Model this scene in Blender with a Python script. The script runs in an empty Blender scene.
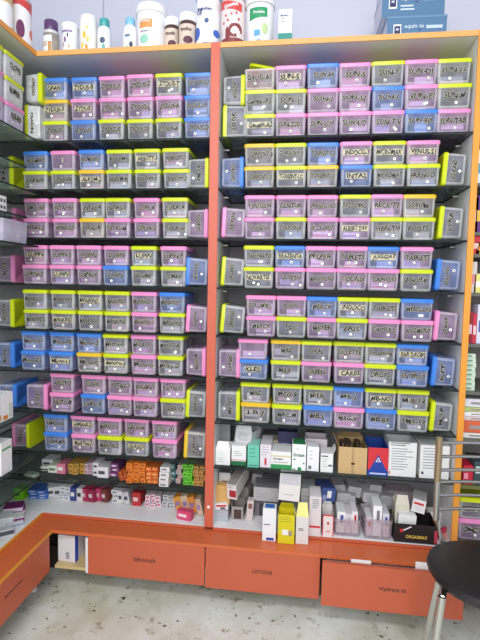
import bpy, bmesh, math, random
from mathutils import Vector, Matrix, Euler
R = random.Random(7)
sc = bpy.context.scene
COL = sc.collection
PI = math.pi

# ------------------------------------------------------------------ camera
F = 465.01; YAW = 0.128665; PIT = 0.075099; ROLL = 0.019282
CAM = Vector((0.3180, -1.7464, 1.2351))
fw = Vector((-math.sin(YAW)*math.cos(PIT), math.cos(YAW)*math.cos(PIT), -math.sin(PIT)))
rt = Vector((math.cos(YAW), math.sin(YAW), 0)); up = rt.cross(fw)
RT = rt*math.cos(ROLL) + up*math.sin(ROLL)
UP = -rt*math.sin(ROLL) + up*math.cos(ROLL)
cd = bpy.data.cameras.new('camera'); cam = bpy.data.objects.new('camera', cd); COL.objects.link(cam)
cd.sensor_fit = 'VERTICAL'; cd.sensor_height = 24.0; cd.sensor_width = 18.0
cd.lens = F/640*24.0; cd.clip_start = 0.02
m = Matrix.Identity(4)
for i in range(3):
    m[i][0] = RT[i]; m[i][1] = UP[i]; m[i][2] = -fw[i]; m[i][3] = CAM[i]
cam.matrix_world = m
sc.camera = cam

def ray(x, y): return fw + RT*((x-240)/F) + UP*((320-y)/F)
def atY(x, y, Y):
    d = ray(x, y); return CAM + d*((Y-CAM.y)/d.y)
def atX(x, y, X):
    d = ray(x, y); return CAM + d*((X-CAM.x)/d.x)
def atZ(x, y, Z):
    d = ray(x, y); return CAM + d*((Z-CAM.z)/d.z)

# ------------------------------------------------------------------ materials
def lin(c):
    return tuple(((v/255)/12.92 if v/255 <= .04045 else ((v/255+.055)/1.055)**2.4) for v in c)
MATS = {}
def mat(name, rgb, rough=.5, metal=0, spec=.5, noise=0, nscale=20, bump=0):
    if name in MATS: return MATS[name]
    m = bpy.data.materials.new(name); m.use_nodes = True
    nt = m.node_tree; b = nt.nodes['Principled BSDF']
    c = lin(rgb)
    b.inputs['Base Color'].default_value = (*c, 1)
    b.inputs['Roughness'].default_value = rough; b.inputs['Metallic'].default_value = metal
    b.inputs['Specular IOR Level'].default_value = spec
    if noise:
        tc = nt.nodes.new('ShaderNodeTexCoord'); n = nt.nodes.new('ShaderNodeTexNoise')
        n.inputs['Scale'].default_value = nscale; n.inputs['Detail'].default_value = 4
        mx = nt.nodes.new('ShaderNodeMix'); mx.data_type = 'RGBA'
        mx.inputs[6].default_value = (*[v*(1-noise) for v in c], 1)
        mx.inputs[7].default_value = (*[min(1, v*(1+noise)) for v in c], 1)
        nt.links.new(tc.outputs['Object'], n.inputs['Vector']); nt.links.new(n.outputs['Fac'], mx.inputs[0])
        nt.links.new(mx.outputs[2], b.inputs['Base Color'])
        if bump:
            bp = nt.nodes.new('ShaderNodeBump'); bp.inputs['Strength'].default_value = bump
            bp.inputs['Distance'].default_value = .002
            nt.links.new(n.outputs['Fac'], bp.inputs['Height']); nt.links.new(bp.outputs['Normal'], b.inputs['Normal'])
    MATS[name] = m
    return m
def clear(name, rgb, tint, opaque, rough=.3, noise=.12):
    """frosted see-through plastic or glass: part tinted transmission, part surface"""
    if name in MATS: return MATS[name]
    m = bpy.data.materials.new(name); m.use_nodes = True
    nt = m.node_tree; b = nt.nodes['Principled BSDF']; out = nt.nodes['Material Output']
    b.inputs['Base Color'].default_value = (*lin(rgb), 1); b.inputs['Roughness'].default_value = rough
    t = nt.nodes.new('ShaderNodeBsdfTransparent'); t.inputs['Color'].default_value = (*lin(tint), 1)
    mx = nt.nodes.new('ShaderNodeMixShader')
    tc = nt.nodes.new('ShaderNodeTexCoord'); n = nt.nodes.new('ShaderNodeTexNoise'); n.inputs['Scale'].default_value = 18
    mr = nt.nodes.new('ShaderNodeMapRange')
    mr.inputs['From Min'].default_value = .3; mr.inputs['From Max'].default_value = .7
    mr.inputs['To Min'].default_value = opaque-noise; mr.inputs['To Max'].default_value = opaque+noise
    nt.links.new(tc.outputs['Object'], n.inputs['Vector']); nt.links.new(n.outputs['Fac'], mr.inputs['Value'])
    nt.links.new(mr.outputs['Result'], mx.inputs[0])
    nt.links.new(t.outputs[0], mx.inputs[1]); nt.links.new(b.outputs[0], mx.inputs[2]); nt.links.new(mx.outputs[0], out.inputs['Surface'])
    MATS[name] = m
    return m

LID = {'G': mat('lime_plastic', (203, 216, 22), .35), 'P': mat('pink_plastic', (232, 140, 192), .35),
       'B': mat('blue_plastic', (62, 128, 218), .35), 'Y': mat('amber_plastic', (226, 186, 40), .35)}
BODY = {'G': clear('clear_plastic', (192, 192, 206), (222, 222, 230), .31),
        'P': clear('clear_plastic_rosy', (206, 184, 212), (230, 212, 236), .33),
        'B': clear('clear_plastic_bluish', (168, 182, 226), (204, 216, 244), .33),
        'Y': clear('clear_plastic_warm', (194, 192, 200), (222, 220, 226), .31)}
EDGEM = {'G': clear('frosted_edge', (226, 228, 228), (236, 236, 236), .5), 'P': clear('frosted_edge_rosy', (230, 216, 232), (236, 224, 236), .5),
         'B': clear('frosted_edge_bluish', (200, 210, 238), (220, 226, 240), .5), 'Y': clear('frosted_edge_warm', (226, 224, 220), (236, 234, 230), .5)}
FROST = clear('frosted_white_plastic', (224, 226, 228), (235, 235, 235), .72)
LAV = clear('frosted_lavender_plastic', (212, 206, 226), (230, 226, 240), .7)
GLASS = clear('shelf_glass', (120, 126, 124), (222, 228, 225), .10, .06, .02)
GLASS_SIDE = clear('shelf_glass_reflection', (206, 222, 210), (228, 238, 231), .3, .1, .04)  # paler copy of the shelf glass, reflected light put into its colour
GEDGE = mat('glass_edge', (30, 40, 38), .55, spec=.2)
BLACK = mat('marker_ink', (18, 18, 22), .6)
CREAM = clear('letter_halo_cream', (226, 222, 200), (240, 238, 226), .66, .5, .05)  # cream of the sharpening glow added round the marker letters
DOT = mat('sticker_white', (240, 240, 236), .5)
TAPE = clear('label_tape', (222, 214, 180), (240, 236, 220), .62, .4, .05)
ORANGE = mat('orange_laminate', (190, 92, 62), .38, noise=.06, nscale=6)
ORANGE2 = mat('orange_laminate_bright', (204, 102, 58), .38, noise=.06, nscale=6)
AMBER = mat('amber_edge_band', (226, 150, 52), .45, noise=.05, nscale=14)
TOPEDGE = mat('wood_edge_band', (220, 164, 92), .45, noise=.08, nscale=14)
DIVIDER = mat('coral_edge_band', (198, 94, 70), .45, noise=.05, nscale=9)
WHITE = mat('white_laminate', (226, 226, 226), .4, noise=.03, nscale=8)
BACK = mat('grey_laminate', (156, 153, 156), .5, noise=.06, nscale=4)
CHROME = mat('chrome', (205, 205, 200), .16, 1)
STEEL = mat('brushed_steel', (196, 194, 186), .3, 1)
VINYL = mat('black_vinyl', (26, 22, 24), .42, noise=.3, nscale=160, bump=.25)

# ------------------------------------------------------------------ mesh helpers
class MB:
    def __init__(s): s.v = []; s.f = []; s.mi = []
    def face(s, ids, mi=0): s.f.append(ids); s.mi.append(mi)
    def box(s, x0, x1, y0, y1, z0, z1, mi=0, M=None):
        n = len(s.v)
        for z in (z0, z1):
            for x, y in ((x0, y0), (x1, y0), (x1, y1), (x0, y1)):
                p = Vector((x, y, z)); s.v.append(M @ p if M else p)
        for q in ((3, 2, 1, 0), (4, 5, 6, 7), (0, 1, 5, 4), (1, 2, 6, 5), (2, 3, 7, 6), (3, 0, 4, 7)):
            s.face([n+i for i in q], mi)
        return s
    def rings(s, rings, cap0=True, cap1=True, mi=0):
        """loft closed rings of equal length"""
        n = len(s.v); k = len(rings[0])
        for r in rings: s.v += [Vector(p) for p in r]
        for i in range(len(rings)-1):
            m_ = mi[i] if isinstance(mi, (list, tuple)) else mi
            for j in range(k):
                a = n+i*k+j; b = n+i*k+(j+1) % k
                s.face([a, b, b+k, a+k], m_)
        m0 = mi[0] if isinstance(mi, (list, tuple)) else mi; m1 = mi[-1] if isinstance(mi, (list, tuple)) else mi
        if cap0: s.face([n+j for j in reversed(range(k))], m0)
        if cap1: s.face([n+(len(rings)-1)*k+j for j in range(k)], m1)
        return s
    def lathe(s, prof, seg=28, mi=0, cap0=True, cap1=True):
        return s.rings([[(r*math.cos(2*PI*j/seg), r*math.sin(2*PI*j/seg), z) for j in range(seg)] for r, z in prof], cap0, cap1, mi)
    def tube(s, pts, r, seg=12):
        pts = [Vector(p) for p in pts]; rings = []
        for i, p in enumerate(pts):
            t = (pts[min(i+1, len(pts)-1)] - pts[max(i-1, 0)]).normalized()
            a = t.cross(Vector((0, 0, 1)) if abs(t.z) < .9 else Vector((0, 1, 0))).normalized(); b = t.cross(a)
            rr = r[i] if isinstance(r, (list, tuple)) else r
            rings.append([p + a*rr*math.cos(2*PI*j/seg) - b*rr*math.sin(2*PI*j/seg) for j in range(seg)])
        return s.rings(rings)
    def mesh(s, name, mats, smooth=False, bevel=0):
        me = bpy.data.meshes.new(name); me.from_pydata([tuple(v) for v in s.v], [], s.f)
        for m_ in (mats if isinstance(mats, (list, tuple)) else [mats]): me.materials.append(m_)
        for p, i in zip(me.polygons, s.mi): p.material_index = i
        bm = bmesh.new(); bm.from_mesh(me)
        if bevel:
            bmesh.ops.bevel(bm, geom=[e for e in bm.edges], offset=bevel, segments=2, affect='EDGES', profile=.7)
        bmesh.ops.recalc_face_normals(bm, faces=bm.faces); bm.to_mesh(me); bm.free()
        if smooth:
            for p in me.polygons: p.use_smooth = True
            me.set_sharp_from_angle(angle=math.radians(38))
        me.update(); return me
def put(name, me, parent=None, loc=(0, 0, 0), rot=(0, 0, 0)):
    o = bpy.data.objects.new(name, me); COL.objects.link(o); o.location = loc; o.rotation_euler = rot
    if parent: o.parent = parent
    return o
def tag(o, label, cat, group=None):
    n = len(label.replace(',', ' ').split())
    assert 4 <= n <= 16, (n, label)
    o['label'] = label; o['category'] = cat
    if group: o['group'] = group
    return o
def thing(name, label, cat, loc=(0, 0, 0), rot=(0, 0, 0), group=None):
    o = bpy.data.objects.new(name, None); COL.objects.link(o); o.empty_display_size = .05
    o.location = loc; o.rotation_euler = rot
    return tag(o, label, cat, group)
def structure(name, me, loc=(0, 0, 0)):
    o = put(name, me, None, loc); o['kind'] = 'structure'; return o
def rrect(w, d, r, z, seg=4, cy=0):
    p = []
    for cx_, cy_, a0 in ((w/2-r, d/2-r, 0), (-w/2+r, d/2-r, PI/2), (-w/2+r, -d/2+r, PI), (w/2-r, -d/2+r, 1.5*PI)):
        for k in range(seg+1):
            a = a0 + PI/2*k/seg; p.append((cx_+r*math.cos(a), cy_+r*math.sin(a)+cy, z))
    return p
ORD = ['first', 'second', 'third', 'fourth', 'fifth', 'sixth', 'seventh', 'eighth', 'ninth', 'tenth', 'eleventh', 'twelfth']

# text ------------------------------------------------------------------
TXT = {}
def text_mesh(s, bold=.018):
    """letters of height about 1, centred, lying in XZ and facing -Y"""
    key = (s, bold)
    if key in TXT: return TXT[key]
    cu = bpy.data.curves.new('lettering', 'FONT'); cu.body = s; cu.size = 1; cu.align_x = 'CENTER'; cu.align_y = 'CENTER'
    cu.offset = bold; cu.extrude = .012; cu.resolution_u = 2; cu.fill_mode = 'BOTH'
    o = bpy.data.objects.new('lettering', cu); COL.objects.link(o)
    dg = bpy.context.evaluated_depsgraph_get(); dg.update()
    me = bpy.data.meshes.new_from_object(o.evaluated_get(dg))
    bpy.data.objects.remove(o)
    me.transform(Matrix.Rotation(PI/2, 4, 'X'))
    xs = [v.co.x for v in me.vertices]; zs = [v.co.z for v in me.vertices]
    w, h = max(xs)-min(xs), max(zs)-min(zs)
    me.transform(Matrix.Translation((-(max(xs)+min(xs))/2, 0, -(max(zs)+min(zs))/2)))
    TXT[key] = (me, w, h); return TXT[key]
INKED = {}
def wobble(me, k):
    r = random.Random(k); a, b, c = r.uniform(0, 6), r.uniform(0, 6), r.uniform(.0, .18)
    for v in me.vertices:
        x, z = v.co.x, v.co.z
        v.co.z = z + .07*math.sin(3.1*x+a) + .05*math.sin(7.3*x+b); v.co.x = x + c*z + .05*math.sin(5*z+a+2*x)
def text_on(name, s, width, height, parent, loc, rot=(0, 0, 0), ink=BLACK, bold=.018, bend=0, halo=False):
    me, w, h = text_mesh(s, bold)
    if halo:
        for nm, ik, bo, dy in (('letter_halo', CREAM, .075, .0003), (name, ink, bold, 0)):  # added glow outline behind the ink, like a camera's sharpening halo
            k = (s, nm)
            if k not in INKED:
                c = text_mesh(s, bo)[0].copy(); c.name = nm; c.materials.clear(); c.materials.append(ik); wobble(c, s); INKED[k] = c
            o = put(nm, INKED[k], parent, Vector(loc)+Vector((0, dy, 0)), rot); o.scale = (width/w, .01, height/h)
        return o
    k = (s, ink.name, bold, round(bend, 4), round(width, 4) if bend else 0, round(height, 4) if bend else 0)
    if k not in INKED:
        c = me.copy(); c.name = name; c.materials.clear(); c.materials.append(ink)
        if bend:
            c.transform(Matrix.Diagonal((width/w, .05, height/h, 1)))
            for v in c.vertices:
                a = v.co.x/bend; rr = bend - v.co.y
                v.co.x = rr*math.sin(a); v.co.y = -rr*math.cos(a)
        INKED[k] = c
    o = put(name, INKED[k], parent, loc, rot)
    if not bend: o.scale = (width/w, .05, height/h)
    return o

# ------------------------------------------------------------------ the setting
Z = [None, 1.782, 1.597, 1.4085, 1.224, 1.040, 0.871, 0.701, 0.535]   # shelf tops, first to eighth
ZG = 0.415; ZB = 0.278; ZT = 2.10; TB = .019
XP = .896; XL = -.718; XW = -1.03; DEP = .315; LED = .10

def floor_mat():
    m = bpy.data.materials.new('worn_floor_tile'); m.use_nodes = True; nt = m.node_tree; b = nt.nodes['Principled BSDF']
    tc = nt.nodes.new('ShaderNodeTexCoord'); L = nt.links.new
    def noise(s, d, r=.6):
        n = nt.nodes.new('ShaderNodeTexNoise'); n.inputs['Scale'].default_value = s; n.inputs['Detail'].default_value = d
        n.inputs['Roughness'].default_value = r; L(tc.outputs['Object'], n.inputs['Vector']); return n
    def ramp(src, a, ca, bb, cb):
        r = nt.nodes.new('ShaderNodeValToRGB'); r.color_ramp.elements[0].position = a; r.color_ramp.elements[1].position = bb
        r.color_ramp.elements[0].color = ca; r.color_ramp.elements[1].color = cb; L(src, r.inputs[0]); return r
    base = ramp(noise(3.2, 8).outputs['Fac'], .35, (*lin((190, 188, 166)), 1), .65, (*lin((228, 230, 224)), 1))
    st = ramp(noise(14, 6, .7).outputs['Fac'], .57, (1, 1, 1, 1), .70, (*lin((160, 146, 116)), 1))
    sp = ramp(noise(34, 3, .5).outputs['Fac'], .665, (1, 1, 1, 1), .70, (*lin((112, 98, 82)), 1))
    a = None
    for r in (st, sp):
        x = nt.nodes.new('ShaderNodeMix'); x.data_type = 'RGBA'; x.blend_type = 'MULTIPLY'; x.inputs[0].default_value = 1
        L((a.outputs[2] if a else base.outputs[0]), x.inputs[6]); L(r.outputs[0], x.inputs[7]); a = x
    L(a.outputs[2], b.inputs['Base Color']); b.inputs['Roughness'].default_value = .42
    return m
structure('floor', MB().box(-1.4, 2.2, -3.2, .5, -.05, 0).mesh('floor', floor_mat()))
def wall_mat():
    m = bpy.data.materials.new('pale_wall_tile'); m.use_nodes = True; nt = m.node_tree; b = nt.nodes['Principled BSDF']
    tc = nt.nodes.new('ShaderNodeTexCoord'); mp = nt.nodes.new('ShaderNodeMapping'); mp.inputs['Rotation'].default_value = (PI/2, 0, 0)
    br = nt.nodes.new('ShaderNodeTexBrick')
    br.inputs['Color1'].default_value = (*lin((192, 194, 208)), 1); br.inputs['Color2'].default_value = (*lin((198, 200, 212)), 1)
    br.inputs['Mortar'].default_value = (*lin((164, 167, 182)), 1); br.inputs['Scale'].default_value = 1
    br.inputs['Mortar Size'].default_value = .004; br.inputs['Brick Width'].default_value = 1.2; br.inputs['Row Height'].default_value = .75
    nt.links.new(tc.outputs['Object'], mp.inputs['Vector']); nt.links.new(mp.outputs[0], br.inputs['Vector']); nt.links.new(br.outputs[0], b.inputs['Base Color'])
    b.inputs['Roughness'].default_value = .35
    return m
WALL = wall_mat()
structure('wall_back', MB().box(-1.4, 2.2, DEP+.03, DEP+.13, 0, 3.0).mesh('wall_back', WALL))
structure('wall_left', MB().box(XW-.13, XW-.03, -3.2, DEP+.03, 0, 3.0).mesh('wall_left', WALL))

# ------------------------------------------------------------------ cabinets
def slab(name, parent, box, m_, bevel=.0012):
    x0, x1, y0, y1, z0, z1 = box
    cx_, cy_, cz_ = (x0+x1)/2, (y0+y1)/2, (z0+z1)/2
    return put(name, MB().box(x0-cx_, x1-cx_, y0-cy_, y1-cy_, z0-cz_, z1-cz_).mesh(name, m_, bevel=bevel), parent, (cx_, cy_, cz_))
def glass_shelf(parent, x0, x1, y0, y1, ztop, t=.006, glass=None):
    b = MB().box(x0, x1, y0, y1, ztop-t, ztop)
    b.mi = [0, 0, 1, 1, 1, 1]
    return put('glass_shelf', b.mesh('glass_shelf', [glass or GLASS, GEDGE]), parent)
def peg(parent, x, y, z, dx):
    return put('shelf_peg', MB().tube([(0, 0, 0), (dx*.02, 0, 0)], .006, 10).mesh('shelf_peg', STEEL, True), parent, (x, y, z))

DW = .034                                        # divider width
left = thing('shelf_cabinet', 'left wall cabinet with coral front post, glass shelves of clear bins', 'cabinet')
slab('back_panel', left, (XW, -DW, DEP, DEP+.015, ZB, ZT), BACK)
slab('side_panel', left, (XW-.018, XW, .004, DEP+.015, ZB, ZT), WHITE)
slab('divider_panel', left, (-DW+.008, 0, .004, DEP, ZB, ZT), WHITE)
slab('front_post', left, (-DW, 0, -.004, .004, ZB, ZT+TB), DIVIDER)
slab('top_board', left, (XW, 0, .0045, DEP+.015, ZT, ZT+TB), WHITE)
slab('edge_band', left, (XL, -DW, -.002, .003, ZT, ZT+TB), TOPEDGE)
slab('bottom_board', left, (XW, -DW, .003, DEP, ZB-.014, ZB), WHITE)
slab('edge_band', left, (XL, -DW, -.003, .003, ZB-.012, ZB-.001), ORANGE)
put('screw_cap', MB().lathe([(.006, 0), (.006, .002), (.004, .003)], 14).mesh('screw_cap', WHITE, True), left, tuple(atY(208.5, 507, -.0042)), (PI/2, 0, 0))
for i in range(1, 9):
    glass_shelf(left, XW+.002, -DW+.006, .0, DEP-.005, Z[i]); peg(left, -DW+.007, .1, Z[i]-.015, -1)
glass_shelf(left, XW+.002, -DW+.006, .0, DEP-.005, ZG); peg(left, -DW+.007, .1, ZG-.015, -1)

right = thing('shelf_cabinet', 'right wall cabinet with amber front post, shelves of clear bins and cartons', 'cabinet')
slab('back_panel', right, (0, XP, DEP, DEP+.015, ZB, ZT), BACK)
slab('side_panel', right, (XP-.001, XP+.02, .004, DEP+.015, ZB, ZT), WHITE)
slab('front_post', right, (XP-.001, XP+.021, -.004, .004, ZB-.01, ZT+TB), AMBER)
slab('top_board', right, (0, XP+.02, .003, DEP+.015, ZT, ZT+TB), WHITE)
slab('edge_band', right, (0, XP, -.002, .003, ZT, ZT+TB), TOPEDGE)
slab('bottom_board', right, (0, XP, .003, DEP, ZB-.014, ZB), WHITE)
slab('edge_band', right, (0, XP, -.003, .003, ZB-.012, ZB-.001), ORANGE)
for i in range(1, 8):
    glass_shelf(right, .001, XP-.002, .0, DEP-.005, Z[i])
    peg(right, .001, .12, Z[i]-.015, 1); peg(right, XP-.003, .12, Z[i]-.015, -1)
ZC = .524
glass_shelf(right, .001, XP-.002, .0, DEP-.005, ZC); peg(right, XP-.003, .12, ZC-.015, -1)

side = thing('shelf_cabinet', 'cabinet along the left wall with yellow top edge and glass shelves', 'cabinet')
YE = -1.5
slab('back_panel', side, (XW-.018, XW, YE, .003, ZB, ZT), WHITE)
slab('top_board', side, (XW, XL-.004, YE, .002, ZT, ZT+TB), WHITE)
slab('edge_band', side, (XL-.004, XL, YE, .002, ZT, ZT+TB), AMBER)
slab('bottom_board', side, (XW, XL-.004, YE, .002, ZB-.014, ZB), WHITE)
slab('edge_band', side, (XL-.004, XL+.001, YE, -.003, ZB-.012, ZB), AMBER)
LZ = [1.784, 1.664, 1.579, 1.477, 1.374, .719, .526, .438]
for z in LZ:
    glass_shelf(side, XW+.002, XL, YE, -.006 if z not in (1.664, 1.477) else -.08, z, glass=GLASS_SIDE if z > 1.3 else GLASS)

# ------------------------------------------------------------------ base with drawers
base = thing('base_cabinet', 'low orange base unit with projecting ledge under both bin cabinets', 'cabinet')
slab('ledge', base, (XL-.002, XP+.021, -LED, -.0035, ZB-.022, ZB-.0125), ORANGE2)
slab('ledge_front', base, (XL+LED, XP+.021, -LED-.003, -LED, ZB-.024, ZB-.0125), ORANGE2)
slab('carcass_top', base, (XW, XP+.02, 0, DEP, ZB-.034, ZB-.016), ORANGE2)
slab('end_panel', base, (XP+.002, XP+.02, -LED+.02, DEP, .1, ZB-.036), ORANGE)
slab('partition', base, (-.486, -.474, -LED+.004, DEP, .1, ZB-.036), WHITE)
slab('cubby_floor', base, (XL+LED+.004, -.486, -LED+.004, DEP-.02, .108, .12), mat('pale_wood', (200, 178, 130), .5))
slab('back_panel', base, (XW, XP+.02, DEP-.018, DEP, .1, ZB-.036), BACK)
slab('base_panel', base, (XW, XP+.02, .06, .075, .001, .1), mat('under_base_shade', (52, 42, 36), .7))  # added black-brown panel, stands in for the shadow under the base
slab('cubby_bar', base, (-.53, -.515, .12, .13, .121, ZB-.036), mat('dark_bar', (40, 40, 44), .5))
for x in (-.03, .86):
    put('leg', MB().lathe([(.019, 0), (.019, .012), (.013, .016), (.013, .1)], 16).mesh('leg', STEEL, True), base, (x, .03, 0))
def drawer(x0, x1, z0, z1, yf, label, word, wx, ww, wh, tilt=0):
    t = thing('drawer', label, 'drawer', ((x0+x1)/2, yf, z0), (0, tilt, 0), 'orange drawers under the ledge')
    w = x1-x0
    slab('front', t, (-w/2, w/2, 0, .016, 0, z1-z0), ORANGE, .002)
    slab('box', t, (-w/2+.02, w/2-.02, .016, .34, .02, z1-z0-.03), WHITE)
    text_on('handwriting', word, ww, wh, t, (wx-(x0+x1)/2, -.0006, (z1-z0)*.52), ink=mat('drawer_ink', (62, 46, 44), .6), bold=.0)
    return t
drawer(-.474, -.012, .1, .253, -.1, 'orange drawer right of the open cubby, narrow dark lettering', 'laboooh', -.245, .085, .018)
drawer(-.008, .416, .094, .253, -.1, 'orange middle drawer under the divider, small grey lettering', 'LOTIONS', .205, .075, .014)
d3 = drawer(.421, .9, .103, .263, -.145, 'orange drawer behind the chair, pulled out a little', 'Hydrate bt', .665, .09, .018, .004)
pp = thing('paper_slip', 'white paper slip sticking up from the pulled out orange drawer', 'paper', tuple(atY(361, 561, -.115)+Vector((0, 0, -.012))))
put('slip', MB().box(-.035, .035, -.001, .001, -.02, .016).mesh('slip', DOT), pp)
pp = thing('paper_slip', 'white folded slip at the drawer corner beside the chair seat', 'paper', tuple(atY(422, 564, -.115)+Vector((0, 0, -.012))))
put('slip', MB().box(-.022, .022, -.002, .002, -.02, .018).mesh('slip', DOT), pp)

sbase = thing('base_cabinet', 'orange base unit along the left wall with yellow edged ledge', 'cabinet')
slab('ledge', sbase, (XL+.0015, XL+LED-.004, YE, -LED-.0035, ZB-.022, ZB-.0125), ORANGE2)
slab('edge_band', sbase, (XL+LED-.004, XL+LED, YE, -LED-.0035, ZB-.024, ZB-.0115), AMBER)
slab('carcass_side', sbase, (XW, XL+LED-.03, YE, -LED-.02, .11, ZB-.036), WHITE)
slab('base_panel', sbase, (XL-.02, XL-.005, YE, .055, .001, .11), mat('under_base_shade', (52, 42, 36), .7))  # added dark panel again, as the shade under the left base
put('leg', MB().lathe([(.016, 0), (.016, .01), (.009, .014), (.009, .112)], 14).mesh('leg', mat('white_leg', (226, 226, 226), .4), True), sbase, (min(atZ(33, 590, 0).x, XL+LED-.02), atZ(33, 590, 0).y, 0))
t = thing('drawer', 'orange drawer of the left wall base unit, thin dark scribble', 'drawer', (XL+LED, -.76, .112), (0, 0, PI/2), 'orange drawers under the ledge')
slab('front', t, (-.635, .635, 0, .016, 0, .142), ORANGE, .002)
p = atX(14, 588, XL+LED); text_on('handwriting', 'lemonades', .1, .009, t, (p.y+.76, -.0006, p.z-.112), ink=mat('faded_ink', (104, 66, 56), .6), bold=0)

# ------------------------------------------------------------------ bins
LH = .0135
BINM = {}
def bin_meshes(w, h, d, c, bodymat=None):
    k = (w, h, d, c, bodymat.name if bodymat else '')
    if k in BINM: return BINM[k]
    bw, bd = w-.0045, d-.0045; tp = .962; r = .0095; bh = h-LH
    rings = []
    for z, s in ((0, tp-.05), (.003, tp-.012), (.009, tp), (bh*.5, (1+tp)/2), (bh-.004, 1.0), (bh-.003, 1.01), (bh+.003, 1.01)):
        sd = 1-(1-s)*bw/bd
        rings.append(rrect(bw*s, bd*sd, r*s, z))
    sd = 1-.03*bw/bd
    rings.append(rrect(bw*.97, bd*sd, r*.9, bh+.003))
    q = MB().rings(rings, True, False)
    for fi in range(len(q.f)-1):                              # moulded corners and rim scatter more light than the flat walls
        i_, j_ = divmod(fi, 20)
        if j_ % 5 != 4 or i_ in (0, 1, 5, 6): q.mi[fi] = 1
    body = q.mesh('body', [bodymat or BODY[c], bodymat or EDGEM[c]], True)
    L = []
    for z, s, rr in ((h-LH-.002, 0, r), (h-LH, .0005, r), (h-.004, .0005, r), (h-.0012, -.002, r), (h, -.005, r), (h, -.012, r-.003), (h-.002, -.015, r-.004)):
        L.append(rrect(w+s*2, d+s*2, rr, z))
    lid = MB().rings(L).mesh('lid', LID[c], True)
    BINM[k] = (body, lid); return BINM[k]
STK = MB().lathe([(.0052, 0), (.0052, .0006)], 12).mesh('round_sticker', DOT)
TICK = MB().box(-.003, -.0008, -.0004, 0, -.0025, .0008).box(-.0008, .0032, -.0004, 0, -.0018, .0002).mesh('tick', BLACK)
def make_bin(loc, rot, w, h, d, c, label, group, text, bodymat=None, tw=.8, th=.23, tape=False, lid=True, tz=.62, dots=1):
    b = thing('storage_bin', label, 'bin', loc, rot, group)
    bo, li = bin_meshes(w, h, d, c, bodymat)
    put('body', bo, b)
    if lid: put('lid', li, b)
    bh = h-LH; bw = w-.0045; sl = .038*bw/2/bh                 # front face slope
    def face_y(z): return -(d-.0045)/2 + (bh-z)*sl - .0012
    ang = math.atan(sl)
    z = bh*tz
    if tape: put('tape_label', MB().box(-bw*tw*.54, bw*tw*.54, -.0002, .0002, -bh*.16, bh*.16).mesh('tape_label', TAPE), b, (0, face_y(z)+.0004, z), (-ang, 0, 0))
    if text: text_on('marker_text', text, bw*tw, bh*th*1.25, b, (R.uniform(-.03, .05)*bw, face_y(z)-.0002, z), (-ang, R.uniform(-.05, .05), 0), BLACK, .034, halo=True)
    for k in range(dots):
        x = R.uniform(-.18, .25)*bw + (k*.017); z2 = bh*R.uniform(.22, .34)
        s = put('round_sticker', STK, b, (x, face_y(z2)+.0006, z2), (PI/2-ang, 0, 0))
        if k == 0 and R.random() < .6:
            put('tick', TICK, s, (0, 0, .0009), (-PI/2, 0, 0))
    return b

W_L, W_R, D_B = .106, .1165, .172
PAPER = [mat('carton_white', (242, 242, 240), .5), mat('carton_cream', (222, 214, 196), .5), mat('carton_lilac', (206, 196, 222), .5),
         mat('foil_silver', (196, 198, 204), .3, .6), mat('carton_rose', (226, 178, 190), .5), mat('carton_sky', (170, 196, 224), .5), mat('carton_slate', (96, 98, 110), .5)]
def content(binobj, w, h, d, where, i):
    """a medicine box or two seen through the front of a bin"""
    ww, hh, dd = R.uniform(.34, .72)*w, R.uniform(.26, .58)*h, R.uniform(.3, .5)*d
    pm = PAPER[R.choice([0, 0, 0, 0, 0, 1, 2, 3, 4, 5])]
    x = R.uniform(-.5, .5)*(w*.8-ww)
    ang = R.uniform(-.06, .06)
    o = thing('medicine_box', where, 'box', binobj.matrix_basis @ Vector((x, -d*.46+dd/2+.009, .0035)), (0, 0, binobj.rotation_euler.z+ang), 'medicine boxes inside the bins')
    put('carton', MB().box(-ww/2, ww/2, -dd/2, dd/2, 0, hh).mesh('carton', pm, bevel=.001), o)
    put('printed_band', MB().box(-ww/2-.0003, ww/2+.0003, -dd/2-.0003, dd/2+.0003, hh*.15, hh*.4).mesh('printed_band', PAPER[R.choice([2, 4, 5, 6])]), o)
CN = {'G': 'lime', 'P': 'pink', 'B': 'blue', 'Y': 'amber'}
POS = {2: ['upper', 'lower'], 3: ['top', 'middle', 'bottom']}
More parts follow.
